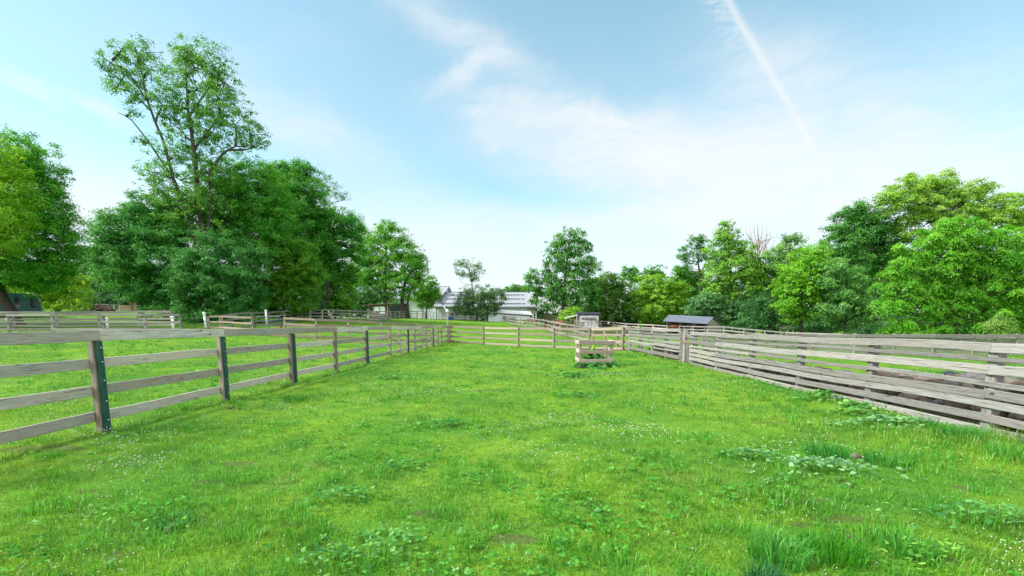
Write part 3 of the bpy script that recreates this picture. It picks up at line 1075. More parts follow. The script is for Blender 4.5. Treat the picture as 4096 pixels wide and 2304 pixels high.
# small white long shed
a, b = G(1949, 90), G(2122, 92)
d = b - a
d.z = 0
L = d.length
shz = 2.45
s1 = thing('shed', 'low white shed with small shaded window and wooden awning, before the long barn', 'shed', (a.x, a.y, a.z - .1), math.atan2(d.y, d.x))
s1.rotation_euler = (0, math.radians(3.0), math.atan2(d.y, d.x))
za = W(1949, 1251, 90).z - a.z + .1
MB().box((L / 2, 1.4, za / 2), (L, 2.8, za)).build('wall', 'white', s1)
ribbed(s1, 'roof', 'roof_white', (-.15, -.25, za + .03), (L + .15, -.25, za + .03), (L + .15, 1.4, za + .75), (-.15, 1.4, za + .75), 24, .03)
ribbed(s1, 'roof', 'roof_white', (L + .15, 3.05, za + .03), (-.15, 3.05, za + .03), (-.15, 1.4, za + .75), (L + .15, 1.4, za + .75), 24, .03)
MB().box((L / 2, -.22, za - .02), (L + .2, .08, .16)).build('fascia', 'dark_steel', s1)
for x in (.05, L - .05):
    MB().box((x, -.03, za / 2), (.22, .1, za - .1)).build('corner_trim', 'dark_steel', s1)
for x0 in (L * .50, ):
    f = MB().box((x0, -.05, za - 1.5), (2.0, .12, 1.25)).build('window', 'white_pvc', s1)
    for k in (-.5, .5):
        MB().box((x0 + k * .95, -.13, za - 1.5), (.72, .05, 1.0)).build('pane', 'glass', f)
MB().prism([(L * .50 - 1.4, -.05, za - .62), (L * .50 + 1.4, -.05, za - .62), (L * .50 + 1.4, -.9, za - .85), (L * .50 - 1.4, -.9, za - .85)], (0, 0, .1)).build('awning', 'wood_dark', s1)
MB().prism([(L * .60, -.05, za - 1.25), (L * .74, -.05, za - 1.25), (L * .74, -.8, za - 1.4), (L * .60, -.8, za - 1.4)], (0, 0, .12)).build('shelf', 'wood_tan', s1)
MB().box((L * .665, -.15, za - 1.85), (.6, .2, .5)).build('feed_box', 'wood_dark', s1)

# white trailer nose beside it
p = G(1938, 94)
tr = thing('horse_trailer', 'white trailer with sloping nose, half hidden by the olive shrub beside the low shed', 'trailer', p)
MB().prism([(-1.3, 0, .45), (1.2, 0, .45), (1.2, 0, 2.9), (-.3, 0, 2.9), (-1.0, 0, 1.7), (-1.3, 0, 1.0)], (0, 2.2, 0)).build('body', 'white_pvc', tr)
for x in (-.3, .7):
    MB().tube([(x, .05, .38), (x, .3, .38)], .38, 14).build('wheel', 'dark_steel', tr)
MB().box((-1.6, 1.1, .5), (1.2, .15, .12)).build('drawbar', 'dark_steel', tr)

# white tack shed with dark roof
p = G(2315, 81)
w = 3.62
s2 = thing('shed', 'small white tack shed with dark roof and a hose hung on its wall', 'shed', (p.x, p.y, p.z - .1))
hz = 2.2
MB().box((w / 2, 1.6, hz / 2 - .05), (w, 3.2, hz + .1)).build('wall', 'white_pvc', s2)
mb = MB()
mb.prism([(-.22, -.12, hz - .06), (-.22, 3.4, hz + .4), (-.22, 3.4, hz + .62), (-.22, 1.2, hz + .55), (-.22, -.12, hz + .28)], (w + .44, 0, 0))
mb.build('roof', 'roof_dark', s2)
for x in (-.0, w):
    MB().box((x, -.04, hz / 2), (.14, .1, hz - .1)).build('corner_trim', 'dark_steel', s2)
MB().box((w * .5, -.25, hz - .40), (w * .78, .4, .06)).build('shelf', 'wood_tan', s2)
MB().box((w * .47, -.12, hz - .78), (w * .68, .14, .09)).build('rack', 'dark_steel', s2)
for k in range(4):
    MB().box((w * (.22 + .18 * k), -.1, hz - .6), (.05, .1, .3)).build('bracket', 'dark_steel', s2)
MB().box((w * .17, -.06, .55), (.62, .08, 1.0)).build('hatch', 'wood_tan', s2)
pts = [(w * .86 + .17 * math.cos(t), -.12, hz - 1.1 + .36 * math.sin(t)) for t in np.linspace(0, 2 * math.pi, 22)]
MB().tube(pts, .035, 6).build('hose', 'wood_tan', s2)
mb = MB()
mb.prism([(-2.3, .1, hz - .55), (0, .1, hz + .05), (0, .1, hz + .17), (-2.3, .1, hz - .42)], (0, 2.6, 0))
mb.build('lean_to_roof', 'roof_white', s2)
MB().box((-2.2, .2, (hz - .5) / 2), (.12, .12, hz - .5)).build('lean_to_post', 'wood_tan', s2)
pW = [G(u, 78.5) for u in (2296, 2316, 2352)]
fence('weathered board rails standing before the white tack shed', pW, 1.35, [(1.35, .12), (1.0, .12), (.62, .12), (.25, .12)], 'wood_grey', 'wood_dark', pw=.12, side=1)
tube_gate('slim dark tube gate in front of the tack shed wall', G(2353, 78.5), G(2377, 78), 1.35, 4, 'dark_steel', .03, z0=.1, arch=False)
pW = [G(u, Y) for u, Y in [(2379, 78), (2400, 84), (2404, 94)]]
fence('short run of grey rails from the tack shed to the person', pW, 1.3, [(1.3, .13), (.9, .12), (.5, .12)], 'wood_grey', pw=.13, side=1)

# run-in shelter
p = G(2664, 80)
ss = thing('run_in_shelter', 'open fronted horse shelter with blue grey metal roof and beige end wall', 'shelter', (p.x, p.y, p.z - .05), math.radians(-46))
ss.rotation_euler = (0, math.radians(3.6), math.radians(-46))
L, D, hf, hk, hb = 7.3, 5.4, 2.45, 3.25, 1.8
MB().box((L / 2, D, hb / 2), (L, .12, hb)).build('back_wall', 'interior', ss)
for x, mt in ((0.0, 'beige'), (L, 'beige')):
    MB().prism([(x - .06, 0, 0), (x - .06, D, 0), (x - .06, D, hb), (x - .06, 1.2, hk - .12), (x - .06, 0, hf)], (.12, 0, 0)).build('end_wall', mt, ss)
mb = MB()
for k in range(14):
    y = .2 + k * .4
    zt = (hf + (hk - .12 - hf) * y / 1.2) if y < 1.2 else (hk - .12 + (hb - hk + .12) * (y - 1.2) / (D - 1.2))
    mb.box((L + .08, y, zt / 2), (.05, .05, zt - .06))
mb.build('siding_rib', 'beige', ss)
ribbed(ss, 'roof', 'roof_blue', (-.35, -.9, hf - .28), (L + .2, -.9, hf - .28), (L + .2, 1.2, hk), (-.35, 1.2, hk), 22, .04)
ribbed(ss, 'roof', 'roof_blue', (L + .2, D + .3, hb - .08), (-.35, D + .3, hb - .08), (-.35, 1.2, hk), (L + .2, 1.2, hk), 22, .04)
for x in (.1, 2.45, 4.85, L - .1):
    MB().box((x, -.02, hf / 2 - .1), (.16, .16, hf - .2)).build('post', 'wood_tan', ss)
    for sg2 in (-1, 1):
        if 0 < x + sg2 * .5 < L:
            MB().prism([(x + sg2 * .06, -.08, hf - .75), (x + sg2 * .6, -.08, hf - .25), (x + sg2 * .6, -.08, hf - .13), (x + sg2 * .06, -.08, hf - .60)], (0, .07, 0)).build('brace', 'wood_tan', ss)
MB().box((L / 2, -.02, hf - .12), (L - .2, .1, .2)).build('header_beam', 'wood_tan', ss)
MB().box((3.7, D * .5, hf * .45), (.08, D - .3, hf * .9)).build('stall_wall', 'wood_tan', ss)

# hay hut
p = G(1478, 63.5)
hh = thing('hay_feeder', 'small roofed wooden feeder hut with slatted sides by the back fence', 'feeder', p, math.radians(8))
w, d = 2.5, 2.0
for x, y, h in ((0, 0, 2.25), (w, 0, 2.25), (0, d, 2.05), (w, d, 2.05), (w * .57, 0, 2.35)):
    MB().box((x, y, h / 2), (.12, .12, h)).build('post', 'wood_tan', hh)
MB().prism([(-.55, -.4, 2.12), (w + .45, -.4, 2.36), (w + .45, d + .4, 2.2), (-.55, d + .4, 2.0)], (0, 0, .1)).build('roof', 'wood_dark', hh)
for k in range(5):
    board('slat', 'wood_tan', hh, (0, -.09, .16 + .24 * k), (w * .55, -.09, .16 + .24 * k), .2, .03)
for k in range(4):
    board('slat', 'wood_pale', hh, (w * .59, -.09, .25 + .2 * k), (w, -.09, .25 + .2 * k), .15, .03)
for k in range(4):
    board('slat', 'wood_tan', hh, (0, d + .08, .2 + .25 * k), (w, d + .08, .2 + .25 * k), .2, .03)

# open hut on the hill, left
p = G(480, 99)
ho = thing('hut', 'dim open wooden hut under the trees on the hill', 'hut', p)
for x in (0, 2.6, 3.6):
    MB().box((x, 0, 1.2), (.14, .14, 2.4)).build('post', 'wood_dark', ho)
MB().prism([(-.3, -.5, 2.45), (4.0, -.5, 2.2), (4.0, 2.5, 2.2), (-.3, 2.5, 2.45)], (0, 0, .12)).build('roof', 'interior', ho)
for k in range(3):
    board('board', 'wood_dark', ho, (.1, -.1, .25 + .36 * k), (2.6, -.1, .25 + .36 * k), .3, .03)
MB().box((3.1, .1, .8), (1.0, .1, 1.6)).build('panel', 'wood_dark', ho)
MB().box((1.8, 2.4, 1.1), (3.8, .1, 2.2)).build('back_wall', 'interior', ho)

# wooden frame in the right-hand wood
p = G(3119, 60)
fr = thing('goal_frame', 'brown post and beam frame in the shade under the lime tree', 'frame', p)
for x in (0, .95, 1.7):
    MB().box((x, 0, .8), (.1, .1, 1.6)).build('post', 'wood_dark', fr)
MB().box((.85, -.02, 1.66), (1.95, .14, .12)).build('beam', 'wood_dark', fr)

# dull blue trailer at far left
p = G(168, 50)
tl = thing('horse_trailer', 'rounded blue grey trailer with pill shaped windows behind the leaning trunk', 'trailer', (p.x, p.y, p.z), math.radians(43))
Lx, Ht, rr = 6.0, 2.55, .85
prof = [(0, .5)]
prof = [(0.0, .55), (0.0, Ht - rr)] + [(-rr + rr * math.cos(t), Ht - rr + rr * math.sin(t)) for t in np.linspace(.15, math.pi / 2, 8)]
prof += [(-Lx + rr - rr * math.sin(t), Ht - rr + rr * math.cos(t)) for t in np.linspace(0, math.pi / 2, 8)] + [(-Lx, .55)]
MB().prism([(x, 0, z) for x, z in prof], (0, 2.3, 0)).build('body', 'trailer', tl)
for x in (-.56, -1.72, -3.3, -4.6):
    n = 10
    pl = [(x + .19 * math.cos(t), -.035, 1.95 + .19 * math.sin(t)) for t in np.linspace(0, math.pi, n)]
    pl += [(x + .19 * math.cos(t), -.035, 1.2 + .19 * math.sin(t)) for t in np.linspace(math.pi, 2 * math.pi, n)]
    MB().prism(pl, (0, .04, 0)).build('window', 'glass', tl)
for z in (.68, .95):
    MB().box((-Lx / 2, -.03, z), (Lx - .1, .05, .07)).build('rub_rail', 'trailer', tl)
MB().tube([(x + .0, -.01, z) for x, z in prof[1:10]], .055, 6).build('corner_trim', 'grey_steel', tl, smooth=True)
for x in (-2.6, -3.5):
    MB().tube([(x, -.06, .36), (x, .25, .36)], .36, 16).build('wheel', 'dark_steel', tl)

# lamp pole
p = on_line(1790, *LA) + Vector((-.05, .6, 0))
p.z = T(p.x, p.y)
lp = thing('lamp_post', 'wooden post with a white pipe arm carrying a solar lamp', 'lamp', p)
zt = W(1790, 1239, p.y).z - p.z
board('post', 'wood_tan', lp, (0, 0, -.1), (0, 0, zt), .14, .14, ydir=(0, 1, 0), seg=4)
c = Vector((0, -.02, zt))
pv = [c + Vector((x, 0, z)) for x, z in ((0, -.05), (-.12, -.02), (-.40, .42), (-.42, .43))]
MB().tube(pv, .045, 8).build('arm', 'white_pvc', lp, smooth=True)
MB().lathe(c + Vector((-.02, 0, -.18)), [(.10, 0), (.11, .05), (.11, .17), (.06, .22)], 10).build('bracket', 'white_pvc', lp)
dv = Vector((-.62, 0, .60)).normalized()
up2 = Vector((.60, 0, .62)).normalized()
hd = c + Vector((-.36, 0, .36))
MB().prism([hd - Vector((0, .13, 0)), hd + dv * .62 - Vector((0, .15, 0)), hd + dv * .62 + Vector((0, .15, 0)), hd + Vector((0, .13, 0))], up2 * .07).build('lamp_head', 'dark_steel', lp)
MB().prism([hd + up2 * .075 + dv * .1 - Vector((0, .1, 0)), hd + up2 * .075 + dv * .58 - Vector((0, .12, 0)), hd + up2 * .075 + dv * .58 + Vector((0, .12, 0)), hd + up2 * .075 + dv * .1 + Vector((0, .1, 0))], up2 * .012).build('solar_panel', 'glass', lp)

p = G(1801, 88)
bk = thing('feed_tub', 'blue feed tub on the grass by the barn fence', 'tub', p)
MB().lathe((0, 0, 0), [(.48, 0), (.52, .3), (.58, .62), (.62, .64), (.62, .68), (.54, .66), (.48, .1)], 18).build('tub', 'blue', bk, smooth=True)
MB().tube([(.6 * math.cos(t), 0, .62 + .25 * math.sin(t)) for t in np.linspace(0, math.pi, 9)], .025, 6).build('handle', 'grey_steel', bk)

# white pipe posts with caps
for u, Y, vt, ln, lb in [(39, 31.4, 1273, 0, 'white capped pipe post half hidden behind the fence beside the leaning tree'),
                         (431, 31.4, 1272, 0, 'white capped pipe post halfway along the far grey fence'),
                         (695, 31.5, 1266, 0, 'white capped pipe post at the end of the far grey fence, beside the brace'),
                         (827, 35.7, 1249, -.10, 'tall leaning white pipe post with dark bands at the thin bar gate'),
                         (1067, 46.5, 1240, 0, 'white capped pipe post behind the arched green gate')]:
    p = G(u, Y)
    h = W(u, vt, Y).z - p.z
    wp = thing('pipe_post', lb, 'post', p, 0, 'white pipe posts')
    t2 = Vector((ln, 0, h - .06))
    MB().tube([(0, 0, 0), t2], .085, 10).build('pipe', 'white_pvc', wp, smooth=True)
    MB().lathe(t2, [(.11, -.08), (.12, -.05), (.12, -.01), (.10, 0), (.13, .005), (.13, .03), (.05, .075)], 12).build('cap', 'white_pvc', wp, smooth=True)
    if ln:
        for f in (.2, .55, .85):
            MB().tube([t2 * f, t2 * (f + .025)], .095, 10).build('band', 'dark_steel', wp)

# planting crate
p = G(2311, 15.62)
q = G(2455, 15.62)
w = q.x - p.x
cr = thing('planting_crate', 'square weathered timber guard frame in the pasture round a leafy burdock', 'crate', p, math.radians(-1))
d = 1.05
for x in (.09, w - .10):
    for y in (.05, d - .05):
        board('post', 'wood_tan', cr, (x, y, -.08), (x, y, .88), .09, .09, ydir=(0, 1, 0), seg=3)
for (zt, hh2, x0, x1, mt) in ((.93, .135, .02, w + .02, 'wood_tan'), (.61, .125, .06, w + .0, 'wood_tan'), (.295, .115, .03, w - .01, 'wood_tan'), (.06, .07, 0, w, 'wood_tan')):
    board('front_board', mt, cr, (x0, -.02, zt - hh2 / 2), (x1, -.02, zt - hh2 / 2), hh2, .036)
    board('back_board', mt, cr, (x0, d + .02, zt - hh2 / 2), (x1, d + .02, zt - hh2 / 2), hh2, .036)
    if zt > .1:
        for x in (x0 + .018, x1 - .018):
            board('side_board', 'wood_grey', cr, (x, .0, zt - hh2 / 2 + .01), (x, d, zt - hh2 / 2 + .01), hh2, .036)  # paler wood than the front boards: sunlit brightness put into the colour

# rubble wall behind the right-hand fence
mb = MB()
STV = []


def stone(c, r):
    sx, sy, sz = r * R.uniform(.85, 1.35), r * R.uniform(.8, 1.1), r * R.uniform(.6, .9)
    bm = bmesh.new()
    bmesh.ops.create_icosphere(bm, subdivisions=2, radius=1)
    ph = [R.uniform(0, 6) for _ in range(6)]
    Mx = Matrix.Rotation(R.uniform(0, 6), 4, 'Z') @ Matrix.Rotation(R.uniform(-.5, .5), 4, 'X')
    vs = []
    cv = R.random()
    for v in bm.verts:
        x, y_, z_ = v.co
        k = 1 + .10 * math.sin(2.2 * x + ph[0]) + .10 * math.sin(2.6 * y_ + ph[1]) + .08 * math.sin(3 * z_ + ph[2]) + .05 * math.sin(6 * x + 5 * y_ + ph[3]) + .05 * math.sin(7 * z_ - 4 * x + ph[4])
        q = max(abs(x), abs(y_), abs(z_))
        k *= .72 + .28 / q
        vs.append(Vector(c) + Mx @ Vector((x * k * sx, y_ * k * sy, z_ * k * sz)))
        STV.append(cv)
    fs = [[v.index for v in f.verts] for f in bm.faces]
    bm.free()
    mb.add(vs, fs)
y = 1.5
while y < 23:
    if 17.2 < y < 18.9:
        y += .3
        continue
    x = LC[0] + LC[1] * y + .62
    h = (.62 if y < 7.5 else .55) if y < 9 else (.42 if y < 17 else .5)
    z0 = T(x, y)
    z = .05
    while z < h:
        for dx in (0, .28):
            stone((x + dx + R.uniform(-.07, .07) + z * .25, y + R.uniform(-.09, .09), z0 + z), R.uniform(.07, .15) * (1 if R.random() < .8 else 1.35))
        z += .13
    y += .15
wl_ = mb.build('stone_wall', 'stone', None, smooth=True)
wl_.data.attributes.new('lv', 'FLOAT', 'POINT').data.foreach_set('value', STV)
tag(wl_, 'low rubble wall of brown field stones behind the silvery board fence', 'wall')

for u, Y, vt, lb in [(3589, 8.9, 1500, 'small dark garden lamp farther along the rubble wall'), (3782, 7.8, 1484, 'small dark garden lamp with a wide cap, nearer along the rubble wall')]:
    k = (u - CU) / F
    x = k * (Y * math.cos(TH) + CAMH * math.sin(TH))
    zt = W(u, vt, Y).z
    gl = thing('garden_lamp', lb, 'lamp', (x, Y, zt - .36), 0, 'garden lamps on the rubble wall')
    MB().lathe((0, 0, .32), [(.13, 0), (.12, .012), (.05, .035), (.015, .045)], 14).build('cap', 'dark_steel', gl)
    MB().lathe((0, 0, .18), [(.045, 0), (.05, .07), (.055, .138)], 12).build('lens', 'white_pvc', gl)
    for k2 in range(4):
        a = k2 * math.pi / 2 + .4
        MB().box((.062 * math.cos(a), .062 * math.sin(a), .25), (.014, .014, .14)).build('rib', 'dark_steel', gl)
    MB().lathe((0, 0, -.25), [(.02, 0), (.02, .42), (.06, .425), (.06, .43)], 8).build('stake', 'dark_steel', gl)

mb = MB()
p = G(3421, 4.85)
stone((p.x, p.y, p.z + .012), .05)
fs_ = mb.build('flat_stone', 'stone', None, smooth=True)
fs_.data.attributes.new('lv', 'FLOAT', 'POINT').data.foreach_set('value', [.74] * len(fs_.data.vertices))
tag(fs_, 'flat grey stone lying in the grass near the clover flowers', 'stone')
mb = MB()
p = G(945, 7.6)
for k in range(9):
    stone((p.x + R.uniform(-.14, .14), p.y + R.uniform(-.08, .08), p.z + R.uniform(.0, .03)), R.uniform(.012, .03))
tag(mb.build('dung_heap', 'rust', None), 'small dark clump of dung in the grass beside the left fence', 'dung')
mb = MB()
p = G(385, 82)
for k in range(260):
    hx_ = max(-2.6, min(2.6, R.gauss(0, 1.4)))
    stone((p.x + hx_, p.y + max(-1.3, min(1.3, R.gauss(0, .7))), p.z + R.uniform(.0, 1.25) * math.exp(-(hx_ / 2.4) ** 2)), R.uniform(.12, .36))
tag(mb.build('mulch_heap', 'rust', None), 'reddish brown heap of mulch below the lime green shrub', 'heap')
#@@END_BUILDINGS

#@@TREES
# ------------------------------------------------------------------ trees and shrubs
def unit(a):
    return a / np.maximum(np.linalg.norm(a, axis=1, keepdims=True), 1e-6)


def leaf_quads(c, nrm, L, asp, along=None):
    n = len(c)
    r = rng.normal(size=(n, 3))
    if along is not None:
        r = along + r * .35
    a = unit(r - nrm * np.sum(r * nrm, 1, keepdims=True))
    b = np.cross(nrm, a)
    L = L[:, None]
    fold = nrm * L * .10
    v = np.stack([c - a * L * .5, c + b * L * asp * .5 + fold - a * L * .06, c + a * L * .5 - fold * .8, c - b * L * asp * .5 + fold - a * L * .06], 1)
    return v.reshape(-1, 3)


def crown_mesh(lobes, Y, L, cr, dens, lai, flat=.65, up=.45, droop=0.0, asp=.55, edge=.06):
    """lobes: (u, v, ru, rv[, dy]) as measured; returns verts, lv, lobe centres, clump centres per lobe"""
    V, LV, cen, clumps = [], [], [], []
    for lb in lobes:
        u, v, ru, rv = lb[:4]
        dy = lb[4] if len(lb) > 4 else R.uniform(-.6, .6) * min(ru, rv) * Y / F * .6
        yy = Y + dy
        k = yy / F
        c = np.array(W(u, v, yy))
        rad = np.array([ru * k, (ru + rv) * .5 * k * .9, rv * k])
        cen.append(Vector(c))
        area = 4 * math.pi * ((rad[0] * rad[2]) ** .5) ** 2
        nc = int(max(6, dens * area / (math.pi * cr * cr) * 1.25))
        d = unit(rng.normal(size=(nc, 3)))
        rr = 1.06 - .62 * rng.random(nc) ** 1.7
        rr += (rng.random(nc) < .22) * rng.uniform(.0, .26, nc)
        p = c + d * rad * rr[:, None]
        p += rng.normal(size=(nc, 3)) * cr * .25
        szc = np.ones(nc)
        spr = rng.random(nc) < .20
        k2 = int(spr.sum())
        p[spr] = c + d[spr] * rad * rng.uniform(1.0, 1.30, k2)[:, None]
        szc[spr] = .5
        clumps.append(p)
        per = lai * math.pi * cr * cr / (.5 * asp * L * L)
        ncl = np.maximum(3, (per * rng.uniform(.55, 1.3, nc) * szc ** 1.6)).astype(int)
        idx = np.repeat(np.arange(nc), ncl)
        q = rng.normal(size=(len(idx), 3)) * np.array([1, 1, flat]) * cr * .55 * (rng.uniform(.7, 1.25, nc) * szc)[idx][:, None]
        pos = p[idx] + q
        if droop:
            pos[:, 2] -= droop * (np.hypot(q[:, 0], q[:, 1]) / cr) ** 2 * cr
        outw = unit((pos - c) / rad)
        nrm = unit(outw * .6 + np.array([0, 0, up]) + unit(q) * .35 + rng.normal(size=(len(idx), 3)) * .42)
        along = None
        if droop:
            along = unit(np.c_[q[:, :2], -.9 * np.ones(len(q)) * cr * .6])
        ls = L * rng.uniform(.6, 1.25, len(idx))
        V.append(leaf_quads(pos, nrm, ls, asp, along))
        lv = np.clip(.55 * rng.random(nc)[idx] + .45 * rng.random(len(idx)), 0, 1)
        LV.append(np.repeat(lv, 4))
    return np.concatenate(V), np.concatenate(LV), cen, clumps


LEAVES = 0


def tree(name, label, cat, u, Y, lobes, color, L=None, cr=None, dens=1.0, lai=1.5, trunk=None, r0=.25, limbs=True, twigs=3, mat='bark', group=None,
         base=None, leafpart='crown', **kw):
    global LEAVES
    p = base if base is not None else G(u, Y)
    root = thing(name, label, cat, p, 0, group)
    k = Y / F
    L = L or max(.16, .0042 * Y)
    mr = np.mean([(l[2] + l[3]) / 2 for l in lobes]) * k
    cr = cr or min(1.1, max(.3, mr * .30))
    V, LV, cen, cl = crown_mesh(lobes, Y, L, cr, dens, lai, **kw)
    V = V - np.array(p)
    n = len(V) // 4
    LEAVES += n
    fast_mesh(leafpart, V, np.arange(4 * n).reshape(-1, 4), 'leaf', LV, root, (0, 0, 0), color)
    mb = MB()
    tops = []
    if trunk is None:
        top = sum(cen, Vector()) / len(cen)
        trunk = [[(u, None), (None, top)]]
        t = [Vector((0, 0, -.2)), (top - p) * .4 + Vector((R.uniform(-.2, .2), 0, 0)), (top - p)]
        mb.tube(t, [r0, r0 * .75, r0 * .35], 8)
        tops = [t[1] + p, top]
    else:
        for pl, ra, rb in trunk:
            pts = [(W(a, b, Y) - p) for a, b in pl]
            m = []
            for i in range(len(pts) - 1):
                for s in (0, .5):
                    q = pts[i].lerp(pts[i + 1], s)
                    if s or 0 < i:
                        q = q + Vector((R.gauss(0, 1), R.gauss(0, 1), 0)) * ra * .25
                    m.append(q)
            m.append(pts[-1])
            if abs(pts[0].z) < 1.2:
                m[0] = Vector((m[0].x, m[0].y, -.2))
            nn = len(m)
            rad = [ra + (rb - ra) * i / (nn - 1) for i in range(nn)]
            if abs(pts[0].z) < 1.2:
                rad[0] *= 1.35
            mb.tube(m, rad, 8)
            tops += [q + p for q in m[nn // 3:]]
    if limbs:
        for c, cc in zip(cen, cl):
            s = min(tops, key=lambda q: (q - c).length + (3 if q.z > c.z else 0))
            d = (c - s).length
            if d > .4:
                mid = s.lerp(c, .5) + Vector((0, 0, -.06 * d)) + Vector((R.gauss(0, .05), R.gauss(0, .05), 0)) * d
                a = max(.04, r0 * .38)
                mb.tube([s - p, mid - p, c - p], [a, a * .65, a * .3], 5, False)
            for q in cc[:twigs * 3:3] if len(cc) > twigs * 3 else cc[:twigs]:
                q = Vector(q)
                mb.tube([c - p, c.lerp(q, .5) - p + Vector((0, 0, .05)), q - p], [r0 * .12, r0 * .08, .012], 4, False)
    mb.build('trunk', mat, root, smooth=True)
    return root


DARK, MID, LIME, BLUE, OLIVE, FRESH = (.036, .150, .020), (.052, .195, .016), (.150, .270, .018), (.038, .145, .028), (.055, .120, .028), (.085, .225, .022)
GL, GRR = 'trees along the left side', 'trees along the right side'

# ---- left
tree('leaning_tree', 'large green tree with leaning brown trunk beside the rounded trailer', 'tree', 60, 40,
     [(40, 620, 130, 90), (150, 700, 90, 90), (60, 790, 170, 130), (190, 850, 80, 80), (100, 960, 180, 120), (235, 905, 55, 55), (230, 1010, 70, 60), (40, 1080, 190, 90),
      (150, 1090, 110, 70), (-180, 700, 200, 190), (-200, 960, 200, 190), (-420, 850, 200, 250)], MID, cr=.55, dens=.95, lai=1.25, r0=.42,
     trunk=[([(75, 1300), (20, 1200), (-30, 1080), (-60, 900)], .42, .25)], group=GL)
tree('maple_tree', 'yellow green tree at the left edge in front of the leaning tree', 'tree', -60, 34,
     [(-40, 640, 110, 80), (40, 740, 70, 50), (0, 840, 110, 70), (60, 900, 60, 40), (-20, 960, 120, 55), (-160, 800, 140, 200)], (.112, .235, .016), cr=.42, dens=.85, lai=1.3, r0=.2, group=GL)
tree('lime_shrub', 'lime green shrub right of the rounded trailer', 'shrub', 230, 62,
     [(190, 1105, 90, 50), (260, 1150, 85, 50), (310, 1215, 45, 35), (190, 1200, 90, 60), (120, 1150, 60, 60)], (.13, .24, .02), cr=.6, r0=.15, group=GL)
tree('backdrop_tree', 'hazy mid green tree with a bare forked trunk behind the pole fence', 'tree', 455, 108,
     [(380, 1090, 80, 60), (440, 1050, 70, 45), (490, 1110, 70, 60), (400, 1180, 110, 55), (520, 1190, 80, 50)], (.042, .13, .028),
     trunk=[([(458, 1240), (456, 1160), (452, 1120)], .3, .2), ([(454, 1130), (420, 1100), (405, 1075)], .14, .06)], r0=.3, mat='bark_grey', group=GL)
tree('pine_tree', 'small dark pine with a pointed top on the left skyline', 'tree', 345, 118,
     [(345, 1005, 22, 18), (350, 1030, 40, 18), (345, 1060, 55, 20), (340, 1095, 70, 25), (300, 1085, 50, 30)], (.028, .085, .035), cr=.7, dens=.7, r0=.3, asp=.25, group=GL)
tree('backdrop_tree', 'low dark green tree filling the gap behind the lime shrub', 'tree', 300, 112,
     [(290, 1110, 70, 55), (360, 1160, 80, 60), (330, 1215, 90, 40), (250, 1150, 60, 60), (60, 1150, 190, 90)], DARK, group=GL, r0=.3)
tree('cottonwood', 'very tall thin cottonwood with a left leaning second stem', 'tree', 815, 50,
     [(440, 250, 45, 45), (490, 195, 45, 34), (560, 215, 60, 50), (500, 300, 75, 45), (470, 350, 50, 22), (600, 280, 60, 60), (560, 375, 60, 40), (650, 420, 40, 50), (520, 450, 40, 16), (560, 560, 34, 16),
      (730, 235, 40, 50), (750, 195, 48, 40), (780, 270, 85, 75), (850, 260, 70, 70), (900, 330, 50, 50), (790, 360, 130, 90), (880, 420, 90, 80), (720, 420, 90, 80), (940, 500, 90, 65), (1000, 540, 60, 45), (1020, 590, 40, 30),
      (850, 530, 110, 70), (740, 540, 100, 80), (690, 630, 80, 60), (800, 640, 70, 50), (620, 690, 60, 45), (720, 720, 110, 60), (880, 690, 70, 50), (640, 770, 70, 50), (780, 790, 90, 60), (850, 800, 80, 60), (720, 830, 80, 60), (800, 880, 90, 60)],
     (.060, .170, .022), cr=.42, dens=.46, lai=.9, twigs=5, r0=.40, L=.21, edge=.2,
     trunk=[([(815, 1290), (812, 1100), (810, 912), (781, 729), (772, 564), (756, 431), (747, 307), (735, 190)], .38, .06),
            ([(800, 1020), (735, 830), (694, 713), (652, 564), (590, 415), (569, 307), (540, 190)], .24, .045),
            ([(690, 705), (677, 692), (598, 572), (528, 481), (474, 450)], .14, .03),
            ([(600, 440), (540, 380), (480, 340)], .10, .03), ([(585, 400), (520, 300), (450, 240)], .10, .03),
            ([(822, 1000), (840, 895), (839, 690), (888, 613), (940, 585), (1010, 590)], .22, .035),
            ([(775, 600), (850, 500), (900, 430)], .13, .04), ([(760, 460), (830, 360), (860, 280)], .12, .03)], mat='bark', group=GL)
tree('dark_tree', 'dark bluish green tree at the left foot of the tall cottonwood', 'tree', 560, 52,
     [(470, 910, 80, 45), (590, 830, 90, 60), (540, 920, 130, 80), (650, 890, 110, 100), (440, 990, 60, 50), (470, 1060, 90, 90), (570, 1040, 120, 90), (690, 1020, 110, 110), (610, 1150, 90, 60), (650, 1200, 120, 80), (740, 880, 80, 70)],
     (.038, .160, .026), cr=.62, dens=.95, r0=.35, group=GL)
tree('viburnum_shrub', 'dusky blue green shrub mass below the tall cottonwood stems', 'shrub', 860, 50,
     [(870, 1010, 120, 70), (960, 1060, 90, 90), (840, 1110, 120, 90), (930, 1180, 110, 80), (790, 1200, 110, 80), (900, 1250, 150, 40), (760, 1090, 80, 80)], BLUE, cr=.55, r0=.2, group=GL)
tree('green_tree', 'bushy green tree right of the tall cottonwood stem', 'tree', 1000, 55,
     [(960, 700, 110, 60), (900, 780, 110, 90), (1040, 780, 110, 90), (960, 880, 130, 90), (1080, 880, 90, 90), (1000, 960, 140, 70), (880, 900, 60, 80), (1090, 960, 70, 60)], (.050, .185, .018), cr=.7, dens=1.0, r0=.35, group=GL)
tree('green_tree', 'tall dark tree with domed top left of the twiggy pale tree', 'tree', 1180, 62,
     [(1125, 700, 70, 45), (1180, 690, 70, 40), (1220, 760, 80, 70), (1150, 790, 90, 80), (1220, 850, 90, 80), (1140, 880, 80, 70), (1200, 960, 110, 90)], (.044, .170, .020), cr=.6, dens=1.0, r0=.35, group=GL)
